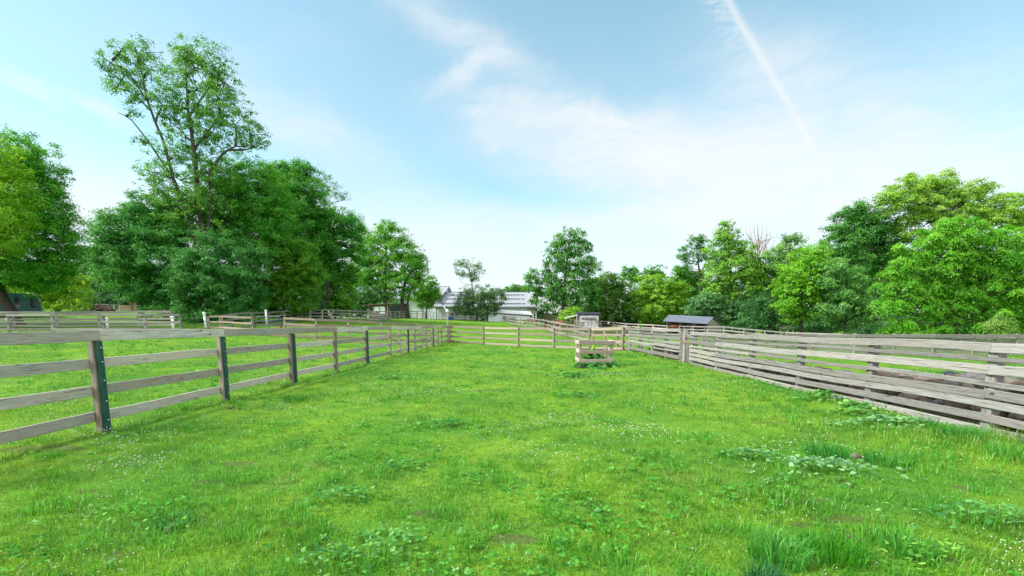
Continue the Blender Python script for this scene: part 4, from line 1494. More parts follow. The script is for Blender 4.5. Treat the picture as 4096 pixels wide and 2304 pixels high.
tree('green_tree', 'spreading green tree arching over the paddock beside the big maple', 'tree', 1300, 66,
     [(1260, 900, 90, 55), (1340, 890, 90, 50), (1405, 920, 60, 50), (1380, 985, 80, 50), (1290, 970, 100, 70), (1225, 1010, 80, 80), (1300, 1050, 70, 70), (1430, 1000, 35, 40)], (.046, .178, .020), cr=.58, dens=.9, r0=.32, group=GL)
tree('twiggy_tree', 'thin pale tree with bare twigs above the dark tree row', 'tree', 1300, 72,
     [(1310, 730, 50, 25), (1340, 770, 35, 30), (1285, 760, 35, 30), (1365, 790, 25, 15), (1300, 800, 40, 30)], (.085, .160, .060), cr=.5, dens=.45, lai=.5, L=.2, twigs=8, r0=.16, mat='bark_grey', group=GL,
     trunk=[([(1310, 1240), (1300, 950), (1296, 830), (1310, 740)], .2, .03), ([(1296, 840), (1330, 812), (1375, 800), (1390, 775)], .09, .02), ([(1298, 860), (1340, 826), (1380, 830)], .06, .015)])
tree('green_tree', 'yellowish green low tree in front of the dark tree row', 'tree', 1130, 56,
     [(1080, 1010, 100, 50), (1180, 1010, 80, 50), (1080, 1080, 130, 80), (1200, 1090, 90, 70), (1060, 1170, 120, 80), (1170, 1180, 90, 80), (1230, 1110, 50, 60)], (.058, .165, .012), cr=.6, dens=.95, r0=.25, group=GL)
tree('box_elder', 'light green shrubby tree at the right end of the dark tree row', 'tree', 1340, 68,
     [(1360, 1100, 60, 50), (1340, 1160, 80, 60), (1380, 1190, 40, 60), (1280, 1180, 60, 70), (1300, 1235, 110, 35), (1400, 1100, 30, 40)], (.065, .185, .016), cr=.6, r0=.2, group=GL)
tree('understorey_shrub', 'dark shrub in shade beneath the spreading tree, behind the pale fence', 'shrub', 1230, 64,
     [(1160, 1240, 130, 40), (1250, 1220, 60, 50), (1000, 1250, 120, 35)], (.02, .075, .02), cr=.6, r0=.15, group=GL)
tree('maple_tree', 'broad fresh green maple with several trunks before the tall barn', 'tree', 1560, 88,
     [(1545, 915, 50, 28), (1500, 955, 65, 42), (1580, 950, 55, 45), (1545, 1010, 110, 48), (1620, 1000, 50, 35), (1660, 1045, 45, 40), (1470, 1030, 50, 40), (1590, 1070, 100, 50), (1680, 1085, 30, 45), (1500, 1100, 90, 45), (1450, 1090, 40, 40), (1600, 1130, 90, 40), (1655, 1140, 40, 35), (1530, 1155, 60, 30), (1440, 1140, 40, 40), (1480, 1192, 55, 20), (1565, 1188, 60, 18), (1635, 1178, 40, 18)],
     (.070, .205, .020), cr=.75, dens=.85, lai=1.2, r0=.38,
     trunk=[([(1552, 1268), (1538, 1200), (1540, 1110), (1545, 1000)], .48, .16), ([(1560, 1262), (1525, 1180), (1500, 1080)], .3, .1), ([(1606, 1268), (1612, 1190), (1620, 1080)], .5, .14), ([(1634, 1268), (1628, 1215), (1650, 1140)], .3, .1)], mat='bark', group='trees near the barns')
tree('twiggy_tree', 'faint grey green twig tree at the right edge of the broad maple', 'tree', 1690, 100, [(1692, 1010, 16, 28), (1700, 1035, 12, 14)], (.10, .16, .08), cr=.5, dens=.5, lai=.5, r0=.12, mat='bark_grey', group='trees near the barns')
tree('understorey_shrub', 'dark leafy shrub with thin stems behind the feeder hut', 'shrub', 1445, 82,
     [(1440, 1210, 45, 45), (1420, 1240, 50, 30), (1490, 1180, 40, 30)], (.03, .095, .025), cr=.5, r0=.12, group='trees near the barns')
tree('young_maple', 'small round young maple in front of the white barn wall', 'tree', 1706, 95,
     [(1716, 1130, 26, 22), (1690, 1165, 34, 26), (1733, 1160, 30, 26), (1710, 1185, 50, 24), (1745, 1185, 20, 20), (1700, 1212, 34, 20), (1672, 1185, 18, 20)], (.065, .190, .015), cr=.6, dens=1.05, r0=.17, group='trees near the barns',
     trunk=[([(1705, 1272), (1706, 1235), (1712, 1180)], .17, .08)], L=.34)
tree('willow_shrub', 'olive green spreading shrub before the snow guarded roof', 'shrub', 1905, 90,
     [(1860, 1190, 45, 32), (1910, 1175, 55, 28), (1960, 1175, 45, 28), (1995, 1185, 25, 26), (1850, 1225, 35, 30), (1910, 1220, 60, 36), (1965, 1215, 45, 30), (1880, 1250, 50, 20), (1945, 1245, 45, 18)], (.058, .118, .040), cr=.75, dens=.85, lai=1.05, r0=.18, asp=.4, group='trees near the barns')
tree('locust_tree', 'thin grey green tree rising above the olive shrub on one bare stem', 'tree', 1888, 92,
     [(1850, 1065, 36, 16), (1885, 1055, 40, 16), (1910, 1080, 26, 24), (1835, 1090, 24, 16), (1870, 1095, 30, 18), (1895, 1115, 22, 16)], (.070, .135, .050), cr=.6, dens=.6, lai=.9, L=.30, r0=.14, twigs=5, mat='bark_grey', group='trees near the barns',
     trunk=[([(1890, 1255), (1893, 1180), (1885, 1130), (1875, 1080)], .22, .06), ([(1886, 1140), (1866, 1138), (1845, 1128)], .07, .03)])
tree('walnut_tree', 'tall layered walnut tree between the barns and the tack shed', 'tree', 2253, 92,
     [(2262, 940, 36, 22), (2308, 945, 36, 24), (2230, 985, 46, 32), (2290, 990, 60, 32), (2345, 985, 26, 24), (2215, 1030, 34, 30), (2280, 1040, 80, 34), (2360, 1050, 34, 24), (2330, 1075, 60, 30), (2225, 1075, 46, 30), (2270, 1115, 80, 30), (2340, 1120, 46, 26), (2130, 1095, 30, 20), (2160, 1110, 44, 22), (2125, 1145, 34, 20), (2180, 1150, 60, 30), (2280, 1160, 90, 34), (2350, 1165, 50, 40), (2200, 1195, 70, 34), (2310, 1205, 80, 36), (2370, 1210, 30, 30)],
     (.045, .150, .020), cr=.72, dens=.9, lai=1.15, r0=.32, droop=.25,
     trunk=[([(2254, 1292), (2253, 1200), (2262, 1090), (2275, 980)], .42, .12)], group='trees near the barns')
tree('distant_tree', 'small green treetop peeping over the long barn roof', 'tree', 2060, 150, [(2045, 1158, 26, 14), (2075, 1152, 30, 16), (2020, 1165, 20, 10), (2100, 1160, 30, 18)], (.055, .15, .025), group='trees near the barns', r0=.2)
tree('lime_shrub', 'bright yellow green bush left of the tack shed', 'shrub', 2290, 86, [(2275, 1262, 26, 18), (2300, 1248, 30, 16), (2318, 1265, 20, 18), (2255, 1275, 20, 14)], (.13, .26, .02), cr=.5, r0=.08, L=.26)

# ---- right
tree('willow_tree', 'brownish green tree with dead twigs behind the tack shed', 'tree', 2440, 98,
     [(2415, 1115, 40, 28), (2440, 1140, 50, 40), (2395, 1165, 40, 40), (2490, 1150, 40, 50), (2420, 1205, 60, 44), (2490, 1215, 50, 50), (2430, 1255, 70, 34), (2380, 1235, 40, 36)], (.062, .145, .022), cr=.75, dens=.95, r0=.25, group=GRR)
tree('distant_tree', 'rounded treetop just left of a twin behind the yellow green maple', 'tree', 2520, 125, [(2520, 1085, 32, 20), (2510, 1105, 40, 20), (2545, 1110, 25, 20)], (.045, .155, .025), r0=.3, group=GRR)
tree('distant_tree', 'broken treetop right of its twin behind the yellow green maple', 'tree', 2612, 125, [(2600, 1085, 30, 18), (2635, 1085, 30, 22), (2615, 1110, 50, 20)], (.060, .170, .026), dens=.8, r0=.3, group=GRR)
tree('maple_tree', 'broad bright yellow green maple left of the horse shelter', 'tree', 2640, 96,
     [(2600, 1135, 60, 30), (2660, 1140, 60, 32), (2715, 1165, 34, 30), (2570, 1175, 40, 34), (2640, 1180, 80, 36), (2560, 1225, 42, 40), (2620, 1230, 60, 40), (2690, 1220, 60, 40), (2640, 1268, 70, 24), (2570, 1262, 36, 24), (2715, 1255, 36, 30)], (.112, .235, .020), cr=.62, dens=1.0, r0=.22, L=.36, group=GRR)
tree('ash_tree', 'thin tree on a dark forked stem standing above its neighbours', 'tree', 2800, 104,
     [(2800, 955, 22, 20), (2775, 965, 26, 20), (2815, 975, 22, 20), (2755, 1000, 34, 20), (2800, 1005, 36, 22), (2730, 1025, 24, 14), (2775, 1035, 40, 18), (2825, 1035, 18, 16), (2735, 1060, 26, 14)], (.055, .160, .035), cr=.55, dens=.75, lai=1.1, L=.36, r0=.2, group=GRR,
     trunk=[([(2802, 1300), (2800, 1110), (2792, 1050), (2785, 990)], .34, .08), ([(2801, 1100), (2822, 1050), (2824, 1010)], .14, .05)], mat='bark')
tree('green_tree', 'mid green tree low between the yellow green maple and the thin ash', 'tree', 2740, 108,
     [(2715, 1095, 40, 26), (2760, 1110, 50, 30), (2700, 1125, 40, 30), (2780, 1150, 60, 40), (2730, 1180, 60, 50)], (.048, .160, .018), r0=.25, group=GRR)
tree('vine_tree', 'large pale green tree hung with vines beside the bare grey tree', 'tree', 2930, 88,
     [(2910, 905, 30, 18), (2890, 935, 30, 22), (2925, 950, 40, 26), (2900, 990, 70, 36), (2960, 1010, 60, 40), (2880, 1040, 50, 36), (2940, 1070, 90, 40), (2870, 1110, 60, 40), (2960, 1140, 90, 50), (2880, 1170, 60, 40), (3010, 1080, 50, 50)], (.100, .220, .026), cr=.7, dens=.9, r0=.3, group=GRR)
tree('vine_tree', 'pale green tree right of the bare grey tree, with silvery top', 'tree', 3110, 88,
     [(3130, 1015, 40, 36), (3170, 965, 36, 30), (3090, 1050, 80, 46), (3160, 1040, 60, 50), (3050, 1110, 70, 50), (3130, 1120, 70, 50), (3080, 1180, 90, 50)], (.095, .195, .045), cr=.7, dens=.85, r0=.3, group=GRR)
tree('dead_tree', 'bare grey brown dead tree with fine upright twigs', 'tree', 3035, 92, [(3035, 960, 46, 40), (3060, 1000, 36, 36)], (.16, .12, .08), cr=.6, dens=.3, lai=.10, L=.22, r0=.2, twigs=10, mat='bark_pale', group=GRR,
     trunk=[([(3030, 1300), (3032, 1080), (3036, 980), (3030, 895)], .3, .03), ([(3034, 1050), (3062, 980), (3068, 900)], .12, .02), ([(3033, 1040), (3005, 960), (3000, 905)], .10, .02),
            ([(3036, 1000), (3048, 930), (3050, 880)], .08, .015), ([(3040, 1040), (3085, 1000), (3100, 960)], .10, .02), ([(3034, 1010), (3018, 930), (3015, 885)], .07, .015), ([(3060, 990), (3082, 950), (3084, 915)], .06, .012), ([(3070, 1015), (3060, 960), (3086, 900)], .05, .012), ([(3004, 960), (2985, 930), (2980, 905)], .05, .012)] + [([(3033 + R.uniform(-6, 6), R.uniform(960, 1050)), (3035 + dx * .6, 975 - abs(dx) * .3), (3035 + dx, R.uniform(885, 930) + abs(dx) * .7)], .05, .01) for dx in range(-60, 85, 9)])
tree('honeysuckle_shrub', 'grey green shrub overhanging the shelter end wall', 'shrub', 2880, 87,
     [(2830, 1205, 60, 36), (2780, 1235, 46, 36), (2880, 1225, 60, 40), (2920, 1255, 60, 44), (2960, 1285, 50, 40), (2910, 1300, 50, 30), (2990, 1240, 50, 50)], (.070, .165, .055), cr=.55, r0=.15, group=GRR)
tree('linden_tree', 'bright lime tree behind the wooden frame', 'tree', 3200, 66,
     [(3225, 1030, 60, 40), (3270, 1010, 40, 34), (3190, 1090, 60, 44), (3250, 1090, 60, 50), (3145, 1140, 50, 44), (3210, 1160, 70, 50), (3150, 1210, 46, 40), (3220, 1230, 70, 40), (3180, 1265, 50, 24), (3280, 1150, 40, 60)], (.098, .245, .018), cr=.5, dens=.95, r0=.25, L=.26, group=GRR)
tree('green_tree', 'dull grey green tree between the lime tree and the big walnut', 'tree', 3380, 64,
     [(3330, 1080, 60, 40), (3380, 1110, 70, 44), (3320, 1150, 60, 50), (3420, 1170, 70, 50), (3360, 1220, 80, 50), (3450, 1240, 60, 44), (3400, 1285, 80, 36), (3480, 1290, 50, 34)], (.075, .190, .042), cr=.6, r0=.25, group=GRR)
tree('dark_tree', 'tall dark green tree behind the big walnut, left of the highest crown', 'tree', 3430, 76,
     [(3390, 865, 50, 28), (3450, 850, 50, 34), (3360, 920, 50, 40), (3430, 920, 80, 50), (3510, 900, 70, 60), (3400, 990, 90, 60), (3490, 980, 80, 60), (3560, 960, 70, 70), (3350, 1040, 60, 50), (3440, 1060, 90, 50), (3540, 1060, 70, 70)], (.048, .155, .026), cr=.75, r0=.35, group=GRR)
tree('locust_tree', 'highest broad crown on the right skyline, light green and airy', 'tree', 3800, 72,
     [(3570, 790, 50, 40), (3625, 745, 60, 40), (3690, 750, 60, 36), (3765, 720, 60, 32), (3790, 760, 60, 40), (3640, 810, 90, 50), (3740, 830, 90, 50), (3860, 770, 50, 34), (3910, 760, 50, 32), (3890, 820, 80, 44), (3990, 830, 60, 44), (4050, 815, 50, 36), (4085, 870, 50, 40), (3970, 890, 80, 40), (3840, 880, 90, 40), (3700, 900, 100, 50), (4180, 880, 90, 80)], (.130, .240, .032), cr=.80, dens=.90, lai=1.5, r0=.4, L=.28, flat=.45, droop=.2, group=GRR)
tree('walnut_tree', 'big drooping walnut nearest on the right behind the lattice fence', 'tree', 3830, 44,
     [(3790, 900, 70, 34), (3870, 895, 70, 34), (3730, 950, 70, 36), (3820, 960, 90, 40), (3920, 950, 80, 40), (4010, 950, 70, 40), (3660, 1010, 70, 36), (3760, 1020, 90, 40), (3880, 1020, 90, 40), (3990, 1020, 80, 40), (4080, 1000, 70, 50), (3590, 1075, 60, 30), (3680, 1085, 80, 36), (3800, 1090, 90, 40), (3920, 1090, 90, 40), (4040, 1090, 80, 44),
      (3540, 1120, 44, 24), (3620, 1150, 60, 30), (3730, 1160, 80, 36), (3850, 1160, 90, 40), (3980, 1165, 90, 40), (4090, 1170, 70, 50), (3570, 1210, 50, 30), (3670, 1225, 80, 36), (3790, 1235, 90, 36), (3920, 1235, 90, 40), (4050, 1250, 80, 40), (3600, 1285, 56, 28), (3720, 1295, 80, 28), (3860, 1295, 90, 26), (4190, 1100, 90, 200)],
     (.085, .235, .020), cr=.60, dens=.90, lai=1.75, droop=.75, L=.24, asp=.34, r0=.35, flat=.30, up=.7, group=GRR)
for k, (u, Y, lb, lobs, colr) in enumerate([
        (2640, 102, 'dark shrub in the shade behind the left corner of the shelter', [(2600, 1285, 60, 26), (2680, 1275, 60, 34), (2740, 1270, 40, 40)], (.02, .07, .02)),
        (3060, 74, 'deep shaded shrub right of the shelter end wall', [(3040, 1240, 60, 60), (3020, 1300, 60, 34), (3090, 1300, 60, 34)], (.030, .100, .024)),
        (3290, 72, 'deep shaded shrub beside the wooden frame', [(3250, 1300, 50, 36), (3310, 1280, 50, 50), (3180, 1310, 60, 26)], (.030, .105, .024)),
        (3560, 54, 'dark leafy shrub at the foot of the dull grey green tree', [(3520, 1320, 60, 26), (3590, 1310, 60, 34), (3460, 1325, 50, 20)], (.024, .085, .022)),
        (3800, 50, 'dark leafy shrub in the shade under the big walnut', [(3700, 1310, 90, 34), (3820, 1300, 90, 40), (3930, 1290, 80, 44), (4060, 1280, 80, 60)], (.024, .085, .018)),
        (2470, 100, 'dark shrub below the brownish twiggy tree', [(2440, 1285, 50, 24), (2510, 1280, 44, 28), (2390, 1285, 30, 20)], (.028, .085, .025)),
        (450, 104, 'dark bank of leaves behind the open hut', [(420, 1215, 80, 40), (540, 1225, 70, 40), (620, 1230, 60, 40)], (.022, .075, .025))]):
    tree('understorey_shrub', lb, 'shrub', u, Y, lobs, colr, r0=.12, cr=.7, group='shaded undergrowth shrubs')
tree('sumac_bush', 'pale feathery bush at the foot of the big walnut', 'shrub', 3985, 40, [(3985, 1285, 40, 22), (4015, 1300, 36, 18), (3955, 1305, 34, 16)], (.13, .23, .05), cr=.42, droop=.7, L=.22, asp=.3, r0=.06)

# far woodland that reads as one mass
lob = []
for u in range(2360, 4700, 85):
    lob.append((u, 1215 + R.uniform(-15, 15), 75, 55, R.uniform(-4, 4)))
    lob.append((u + 40, 1290, 80, 45, R.uniform(-4, 4)))
    if u > 2650:
        lob.append((u + 20, 1150 + R.uniform(-20, 20), 75, 50, R.uniform(-4, 4)))
    if u > 3250:
        lob.append((u, 1080 + R.uniform(-20, 20), 85, 60, R.uniform(-4, 4)))
V, LV, _, _ = crown_mesh(lob, 122, .75, 1.5, .8, 1.2)
V2, LV2, _, _ = crown_mesh([(u, 1150 + R.uniform(-20, 20), 90, 80, R.uniform(-4, 4)) for u in range(-500, 1420, 110)] + [(u, 1240, 90, 45) for u in range(-500, 1420, 110)], 128, .8, 1.6, .8, 1.2)
V = np.concatenate([V, V2]); LV = np.concatenate([LV, LV2])
V3, LV3, _, _ = crown_mesh([(2150, 1245, 40, 36), (2205, 1225, 50, 50), (2180, 1280, 60, 26), (2260, 1270, 50, 40), (2330, 1270, 60, 40)], 118, .6, 1.1, .9, 1.1)
V = np.concatenate([V, V3]); LV = np.concatenate([LV, np.clip(LV3 + .35, 0, 1)])
wo_ = fast_mesh('woods', V, np.arange(len(V)).reshape(-1, 4), 'leaf', LV, None, (0, 0, 0), (.030, .095, .026))
tag(wo_, 'distant dark green woodland closing the view behind the trees', 'woodland', kind='stuff')
#@@END_TREES

#@@PLANTS
# ------------------------------------------------------------------ grass, clover and weeds
def snoise(x, y, s, seed=0.0):
    return (np.sin(x * s * 1.7 + seed + 1.9 * np.sin(y * s * 1.1 + seed * 2)) + np.sin(y * s * 1.9 - seed + 1.7 * np.sin(x * s * .9 + 3 * seed)) + np.sin((x + y) * s * 1.3 + seed * 1.7)) / 3


def keep_grass(x, y):
    k = np.ones(len(x), bool)
    wallx = LC[0] + LC[1] * y
    k &= ~((x > wallx + .10) & (x < wallx + 1.15) & (y < 23))
    for (cx, cy, rx, ry) in [(-16.5, 33.5, 3.0, 1.6), (-10.5, 30.2, 3.2, .7), (20, 86, 15, 12), (32, 72, 13, 7), (-23, 47, 5, 2)]:
        k &= ((x - cx) / rx) ** 2 + ((y - cy) / ry) ** 2 > 1 + .4 * snoise(x, y, 2.0, 1.0)
    for (cx, cy, rx, ry) in SOIL:
        k &= (((x - cx) / rx) ** 2 + ((y - cy) / ry) ** 2 > .7 + .8 * snoise(x, y, 9.0, 1.0)) | (rng.random(len(x)) < .40)
    return k


def blades(x, y, n_per, hgt, wid, spread, bend, seedlv=None):
    """tufts at x,y -> ribbon blades (two segments)"""
    n = len(x)
    z = terr(x, y)
    idx = np.repeat(np.arange(n), n_per)
    m = len(idx)
    a = rng.uniform(0, 2 * np.pi, m)
    r = spread[idx] * np.sqrt(rng.random(m))
    bx, by = x[idx] + r * np.cos(a), y[idx] + r * np.sin(a)
    bz = z[idx] - .01
    lean = a + rng.normal(0, .9, m)
    h = hgt[idx] * rng.uniform(.55, 1.2, m)
    bd = bend * rng.uniform(.2, 1.0, m)
    dx, dy = np.cos(lean), np.sin(lean)
    w = wid[idx] * rng.uniform(.7, 1.2, m) * .5
    fa = rng.uniform(0, 2 * np.pi, m)
    px, py = np.cos(fa), np.sin(fa)
    m1 = np.stack([bx + dx * h * .25 * bd, by + dy * h * .25 * bd, bz + h * .6], 1)
    m2 = np.stack([bx + dx * h * .85 * bd, by + dy * h * .85 * bd, bz + h * (1 - .45 * bd)], 1)
    b0 = np.stack([bx, by, bz], 1)
    pv = np.stack([px, py, np.zeros(m)], 1)
    V = np.stack([b0 - pv * w[:, None], b0 + pv * w[:, None], m1 + pv * w[:, None] * .8, m1 - pv * w[:, None] * .8, m2 + pv * w[:, None] * .12, m2 - pv * w[:, None] * .12], 1).reshape(-1, 3)
    o = np.arange(m)[:, None] * 6
    Fc = np.concatenate([o + np.array([[0, 1, 2, 3]]), o + np.array([[3, 2, 4, 5]])])
    lv = np.clip(.5 * rng.random(n)[idx] + .5 * rng.random(m), 0, 1) * .96
    dry = rng.random(m) < .012
    lv[dry] = 1.0
    return V, Fc, np.repeat(lv, 6)


NT_ = 74000
yy = np.exp(rng.uniform(math.log(1.7), math.log(75.0), NT_))
xx = rng.uniform(-1.25, 1.25, NT_) * (yy + .8)
ok = keep_grass(xx, yy)
xx, yy = xx[ok], yy[ok]
sc_ = np.maximum(1.0, yy / 5.0)
patch = snoise(xx, yy, .9, .4) + .6 * snoise(xx, yy, 2.7, 2.0)
thin = (snoise(xx, yy, .55, 3.3) + .5 * snoise(xx, yy, 3.5, 1.2))
ok = thin > -.95 + .15 * rng.random(len(xx))
xx, yy, sc_, patch = xx[ok], yy[ok], sc_[ok], patch[ok]
hh_ = (.048 + .026 * np.clip(patch, -1, 1.5)) * (1 + .25 * rng.normal(size=len(xx)))
rightlong = np.clip((xx - 2.8) / 2.5, 0, 1) * np.clip((9 - yy) / 4, 0, 1)
hh_ *= 1 + .9 * rightlong
fencex = np.minimum(np.abs(xx - (LA[0] + LA[1] * yy)), np.abs(xx - (LC[0] + LC[1] * yy) + .15))
hh_ *= 1 + .7 * np.exp(-(fencex / .22) ** 2)
hh_ = np.clip(hh_, .022, .22)
V, Fc, lv = blades(xx, yy, 7, hh_ * np.minimum(sc_, 2.0) ** .35, (.0046 * sc_ ** .92), .055 * sc_ ** .9, .9)
gr = fast_mesh('grass', V, Fc, 'grass', lv)
tag(gr, 'short bright green pasture grass', 'grass', kind='stuff')

# clover flowers, scattered in drifts
nf = 46000
fy = np.exp(rng.uniform(math.log(1.9), math.log(32.0), nf))
fx = rng.uniform(-1.2, 1.2, nf) * (fy + .8)
drift = snoise(fx, fy, .62, 5.1) + .8 * snoise(fx, fy, 1.9, 7.7) + .35 * np.exp(-((fy - 11) / 7) ** 2) - .75 * np.exp(-(fy / 4.0) ** 2)
p_ = np.clip((drift - .42) * 1.1, 0, 1) ** 1.5 + .012
okf = (rng.random(nf) < p_) & keep_grass(fx, fy) & (np.abs(fx) < 40)
okf &= ~((fx > LC[0] + LC[1] * fy) & (fy < 26))
fx, fy = fx[okf], fy[okf]
drifts = [(3.15, 5.1, .40, .28, 60), (3.75, 5.0, .22, .15, 18), (2.05, 3.15, .22, .13, 18), (5.0, 4.5, .8, .5, 16), (-3.9, 7.6, .4, .3, 90), (-4.3, 6.6, .5, .5, 50)]
hx = [a_ + c_ * rng.normal(size=n_) for a_, b_, c_, d_, n_ in drifts]
hy_ = [b_ + d_ * rng.normal(size=n_) for a_, b_, c_, d_, n_ in drifts]
fx, fy = np.concatenate([fx] + hx), np.concatenate([fy] + hy_)
fz = terr(fx, fy)
bm = bmesh.new()
bmesh.ops.create_icosphere(bm, subdivisions=1, radius=1)
iv = np.array([v.co[:] for v in bm.verts])
itf = np.array([[v.index for v in f.verts] for f in bm.faces])
bm.free()
n = len(fx)
fh = rng.uniform(.05, .11, n)
fr_ = np.clip(fy / 5.0, .62, 1.0) * .0068 * rng.uniform(.7, 1.2, n) * np.maximum(1, fy / 9.0) ** .55
fh = fh * .62 + .012 * np.minimum(fy / 6, 2)
V = (iv[None] * np.array([1, 1, .8]) * fr_[:, None, None] * rng.uniform(.8, 1.15, (n, len(iv), 1)) + np.stack([fx, fy, fz + fh], 1)[:, None, :]).reshape(-1, 3)
Fc = (itf[None] + (np.arange(n) * len(iv))[:, None, None]).reshape(-1, 3)
cf = fast_mesh('clover_flowers', V, Fc, 'flower')
tag(cf, 'small white clover flower heads scattered over the pasture', 'clover', kind='stuff')

# clover and broad-leaved ground cover: little round leaves between the blades
nl = 30000
ly = np.exp(rng.uniform(math.log(1.8), math.log(34.0), nl))
lx = rng.uniform(-1.2, 1.2, nl) * (ly + .8)
dr = snoise(lx, ly, .8, 6.4) + .8 * snoise(lx, ly, 2.3, 1.7)
okl = (rng.random(nl) < np.clip((dr - .05) * 1.3, .02, 1)) & keep_grass(lx, ly)
okl &= ~((lx > LC[0] + LC[1] * ly) & (ly < 26))
lx, ly = lx[okl], ly[okl]
lz = terr(lx, ly) + rng.uniform(.02, .075, len(lx))
nm = unit(np.c_[rng.normal(size=(len(lx), 2)) * .45, np.ones(len(lx))])
ls = .024 * rng.uniform(.7, 1.5, len(lx)) * np.maximum(1, ly / 6) ** .85
c0 = np.stack([lx, ly, lz], 1)
VV, lvv = [], []
for k in range(3):
    a = rng.uniform(0, 6.28, len(lx)) if k == 0 else a + 2.09
    off_ = np.stack([np.cos(a), np.sin(a), np.zeros(len(a))], 1) * ls[:, None] * .55
    VV.append(leaf_quads(c0 + off_, nm, ls, .95))
    lvv.append(np.repeat(np.clip(rng.random(len(lx)), 0, 1), 4))
V = np.concatenate(VV)
cl_ = fast_mesh('clover_leaves', V, np.arange(len(V)).reshape(-1, 4), 'leaf', np.concatenate(lvv), None, (0, 0, 0), (.046, .165, .020))
tag(cl_, 'low clover leaves growing among the grass', 'clover', kind='stuff')


def tuft(label, u, Y, n, h, spread, color, wid=.008, bend=.8, cat='grass tuft', name='grass_tuft', group='long grass tufts'):
    p = G(u, Y)
    x, y = np.array([p.x]), np.array([p.y])
    V, Fc, lv = blades(x, y, n, np.array([h]), np.array([wid]), np.array([spread]), bend)
    V = V - np.array(p)
    o = fast_mesh(name, V, Fc, 'leaf', lv, None, p, color)
    return tag(o, label, cat, group)


DG = (.034, .150, .022)
for t_ in [('biggest dark green grass tuft at the bottom of the pasture', 3110, 2.62, 340, .20, .17, DG),
           ('long grass tuft arching right of the biggest dark tuft', 3330, 2.66, 260, .19, .18, (.05, .18, .015)),
           ('small very dark grass tuft at the bottom edge, below the biggest tuft', 3070, 2.35, 240, .11, .12, (.022, .105, .030)),
           ('grass tuft with drooping blades by the bare soil, lower right', 3600, 2.75, 200, .13, .18, DG),
           ('dense dark grass tuft beside the large drift of clover flowers', 3300, 4.9, 280, .19, .22, DG),
           ('low dark grass tuft right of the flat grey stone', 3560, 4.6, 200, .13, .22, DG),
           ('upright grass tuft close to the board fence, right side', 3830, 5.6, 280, .22, .24, DG),
           ('dark grass tuft near the right edge below the fence', 4050, 4.7, 260, .20, .24, (.04, .16, .022)),
           ('round dark grass tuft alone in the lower left of the pasture', 690, 3.15, 240, .10, .14, (.03, .13, .025)),
           ('bushy grass tuft in the middle of the pasture, left of centre', 1180, 8.6, 200, .16, .22, DG)]:
    tuft(*t_)
# many smaller tufts as part of the sward
nt2 = 900
ty = np.exp(rng.uniform(math.log(2.2), math.log(30), nt2))
tx = rng.uniform(-1.15, 1.15, nt2) * ty
okt = keep_grass(tx, ty) & ~((tx > LC[0] + LC[1] * ty - .1) & (ty < 27))
tx, ty = tx[okt], ty[okt]
th_ = rng.uniform(.07, .15, len(tx)) * (1 + .6 * np.clip((tx - 2.5) / 3, 0, 1) * (ty < 9))
V, Fc, lv = blades(tx, ty, 34, th_, .006 * np.maximum(1, ty / 6) ** .8, rng.uniform(.06, .16, len(tx)), .9)
t2_ = fast_mesh('tall_grass', V, Fc, 'leaf', lv, None, (0, 0, 0), (.055, .185, .020))
tag(t2_, 'darker longer grass growing in small clumps across the pasture', 'grass', kind='stuff')


def disc_leaves(p, n, rx, ry, size, color, label, name='weed_patch', cat='weed', hmax=.16, lobed=True, mound=True):
    V, Fc, lv = [], [], []
    for i in range(n):
        a, r = R.uniform(0, 6.28), min(1.5, abs(R.gauss(0, .62)) + .25 * R.random())
        x, y = r * math.cos(a) * rx, r * math.sin(a) * ry
        z = T(p.x + x, p.y + y) - p.z + (hmax * max(.15, 1 - r * r) * R.uniform(.5, 1) if mound else R.uniform(.3, 1) * hmax) + .03
        s = size * R.uniform(.55, 1.15)
        tx_, ty_ = R.gauss(0, .28), R.gauss(0, .28)
        o = len(V)
        V.append((x, y, z - s * .12))
        m = 9
        ph = R.uniform(0, 6.28)
        for k in range(m):
            t = ph + 2 * math.pi * k / m
            rr = s * (1 + (.12 * math.cos(5 * (t - ph)) if lobed else .3 * math.cos(t - ph))) * (.35 if lobed and k == 0 else 1)
            dx, dy = rr * math.cos(t), rr * math.sin(t)
            V.append((x + dx, y + dy, z + dx * tx_ + dy * ty_ - .15 * s * R.random()))
        for k in range(m):
            Fc.append((o, o + 1 + k, o + 1 + (k + 1) % m))
        q = R.random()
        lv += [q] * (m + 1)
    o = fast_mesh(name, V, Fc, 'leaf', lv, None, p, color)
    return tag(o, label, cat, None, 'stuff')


